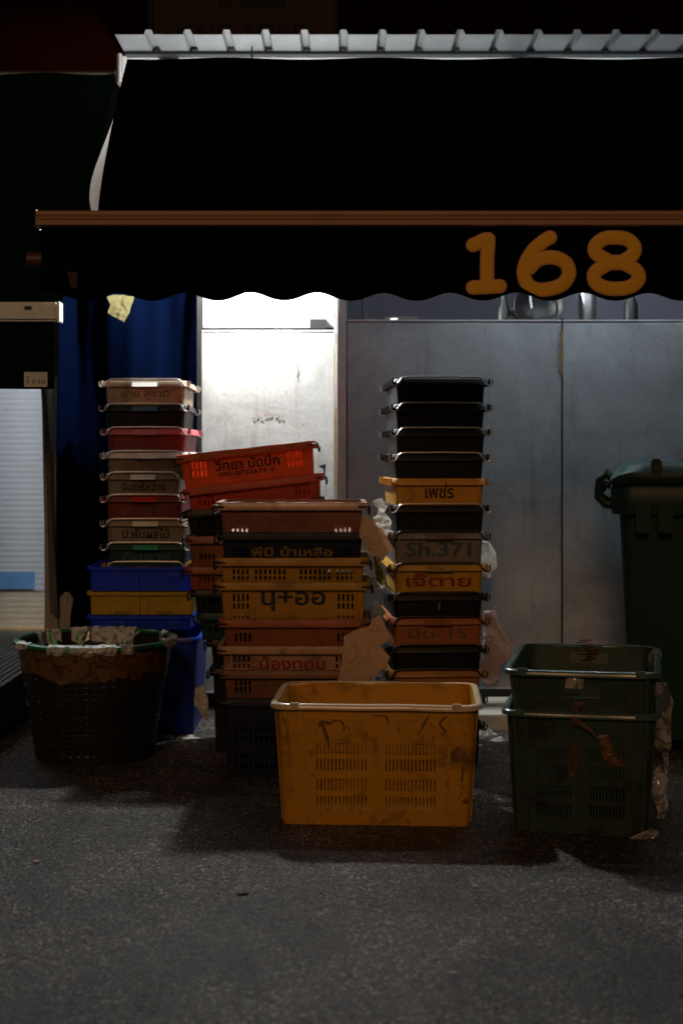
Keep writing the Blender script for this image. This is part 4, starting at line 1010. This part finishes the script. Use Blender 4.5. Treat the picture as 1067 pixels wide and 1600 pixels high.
def pebble(px, py, r, sx, mat, label, seed, rz=0):
    Y = CAMH*FPX/(py-HZ); bm = bmesh.new(); bmesh.ops.create_icosphere(bm, subdivisions=2, radius=r)
    for v in bm.verts: v.co *= 1+.35*noise.noise(v.co*60+Vector((seed, 0, 0))); v.co.x *= sx; v.co.z *= .5
    me = bpy.data.meshes.new('pebble'); bm.to_mesh(me); bm.free(); me.materials.append(mat)
    o = bpy.data.objects.new('pebble', me); C.objects.link(o); o.location = (PX(px, Y), Y, r*.42); o.rotation_euler.z = rz; tag(o, label, 'litter')
pebble(743, 1386, .007, 1.1, simple('pale_bit', (.5, .45, .36), .8), 'small pale pebble on the asphalt in front of the yellow crate', 1)
pebble(708, 1522, .005, 2.6, simple('pale_bit', (.5, .45, .36), .8), 'thin pale stick piece nearest the bottom of the picture', 2, .1)
pebble(57, 1347, .0065, 1.6, simple('pink_bit', (.5, .35, .33), .8), 'small pinkish scrap on the asphalt at the far left', 3, -.3)
pebble(380, 1398, .007, 2.2, M['grime'], 'small dark leaf-like bit on the asphalt left of the yellow crate', 4)

# plastic film hanging from the green crates, amber tape remnants
FY = 4.02
def fil(name, poly, Y, mat, label, cat, seed, amp, n, lean=None): return crumple(name, poly, Y, mat, label, cat, seed, amp, n, lean, 0.0, None, 26)
fil('film_sheet', [(1022, 1066), (1040, 1066), (1051, 1098), (1047, 1150), (1044, 1200), (1040, 1215), (1036, 1180), (1020, 1160), (1013, 1140), (1018, 1110)], 4.28, M['clear'], 'torn clear film hanging down the right side of the green crates', 'plastic film', 31, .02, 90)
fil('film_sheet', [(1015, 1210), (1030, 1196), (1042, 1215), (1044, 1250), (1034, 1292), (1026, 1300), (1028, 1270), (1018, 1240)], 4.2, M['clear'], 'lower twisted part of clear film beside the green crate', 'plastic film', 32, .02, 80)
fil('film_sheet', [(996, 1303), (1018, 1294), (1030, 1300), (1024, 1312), (1000, 1318), (985, 1326), (966, 1327), (975, 1314)], 3.98, film('silvery_film', (.42, .43, .45), .9, .12), 'crumpled silvery film lying on the ground by the green crate corner', 'plastic film', 33, .012, 120)
fil('film_sheet', [(1010, 1020), (1030, 1012), (1034, 1022), (1028, 1050), (1018, 1062), (1010, 1050)], 4.40, M['clear'], 'clear film bunched on the right rim of the upper green crate', 'plastic film', 34, .015, 80)
def on(parent, poly, z_off, mat, nm, seed, w0=0):
    """patch on the front (-Y) face of a big crate; poly in local (x,z)"""
    rnd = random.Random(seed); pts = [Vector(p) for p in poly]; m = len(pts); V2 = list(pts)
    c_ = sum(pts, Vector((0, 0)))/m
    for k in range(30): p = pts[rnd.randrange(m)].lerp(c_, rnd.uniform(.15, 1)); V2.append(p)
    r = delaunay_2d_cdt(V2, [(i, (i+1) % m) for i in range(m)], [], 1, 1e-5)
    H = .347; V = [(p.x, -(.62-.036)/2+.020*(1-min(p.y, H)/H)-.0045-rnd.random()*.004-z_off, p.y) for p in r[0]]
    o = MB().add(V, r[2]).build(nm, mat, parent, False, fix=False); return o
on(e1, [(.05, .285), (.085, .29), (.09, .25), (.118, .225), (.12, .20), (.085, .195), (.065, .22), (.055, .26)], 0, M['amber'], 'tape_remnant', 1)
on(e1, [(-.03, .26), (-.005, .265), (.0, .22), (-.01, .17), (-.028, .16), (-.035, .21)], 0, M['amber'], 'tape_remnant', 2)
on(e1, [(-.03, .34), (-.005, .34), (.02, .318), (.04, .30), (.05, .275), (.035, .295), (.01, .31), (-.02, .315)], .02, M['amber'], 'tape_remnant', 3)
on(e2, [(-.045, .30), (.005, .30), (.008, .345), (-.04, .348)], 0, M['clear'], 'film_remnant', 4)
on(e2, [(-.02, .225), (.004, .225), (.006, .26), (-.018, .262)], .002, M['amber'], 'tape_remnant', 5)
tpi = MB().box(-.06, .06, .2785, .2795, .29, .325).build('inner_label', simple('dull_label', (.10, .12, .12), .6), e2)
am = MB()
for k in range(10): am.tube([(-.02+random.uniform(-.02, .02), .272, .30+.007*k), (.02+random.uniform(-.02, .02), .270, .303+.007*k)], .0022, 5)
am.build('tape_remnant', M['amber'], e2)

# ------------------------------------------------------------ separate pieces become parts of their own
def split_loose(o):
    bm = bmesh.new(); bm.from_mesh(o.data); bm.verts.ensure_lookup_table(); seen = set(); isl = []
    for v in bm.verts:
        if v.index in seen: continue
        st_ = [v]; seen.add(v.index); g_ = []
        while st_:
            q = st_.pop(); g_.append(q.index)
            for ed in q.link_edges:
                w_ = ed.other_vert(q)
                if w_.index not in seen: seen.add(w_.index); st_.append(w_)
        if len(g_) > 2: isl.append(g_)
    if len(isl) > 1:
        co = [v.co.copy() for v in bm.verts]; fs = [[v.index for v in f.verts] for f in bm.faces]; base = o.data; nm = o.name.split('.')[0]
        for q, g_ in enumerate(isl):
            mp_ = {a: i for i, a in enumerate(g_)}
            me = bpy.data.meshes.new(nm); me.from_pydata([co[a] for a in g_], [], [[mp_[a] for a in f] for f in fs if f[0] in mp_]); me.materials.append(base.materials[0])
            if q == 0: o.data = me
            else: c_ = o.copy(); c_.data = me; C.objects.link(c_)
    bm.free()
for o in list(C.objects):
    if o.type == 'MESH' and o.name.split('.')[0] in ('rib', 'hinge', 'edge_trim', 'comb_rib', 'finger_tab', 'hoop', 'film_wrap'): split_loose(o)
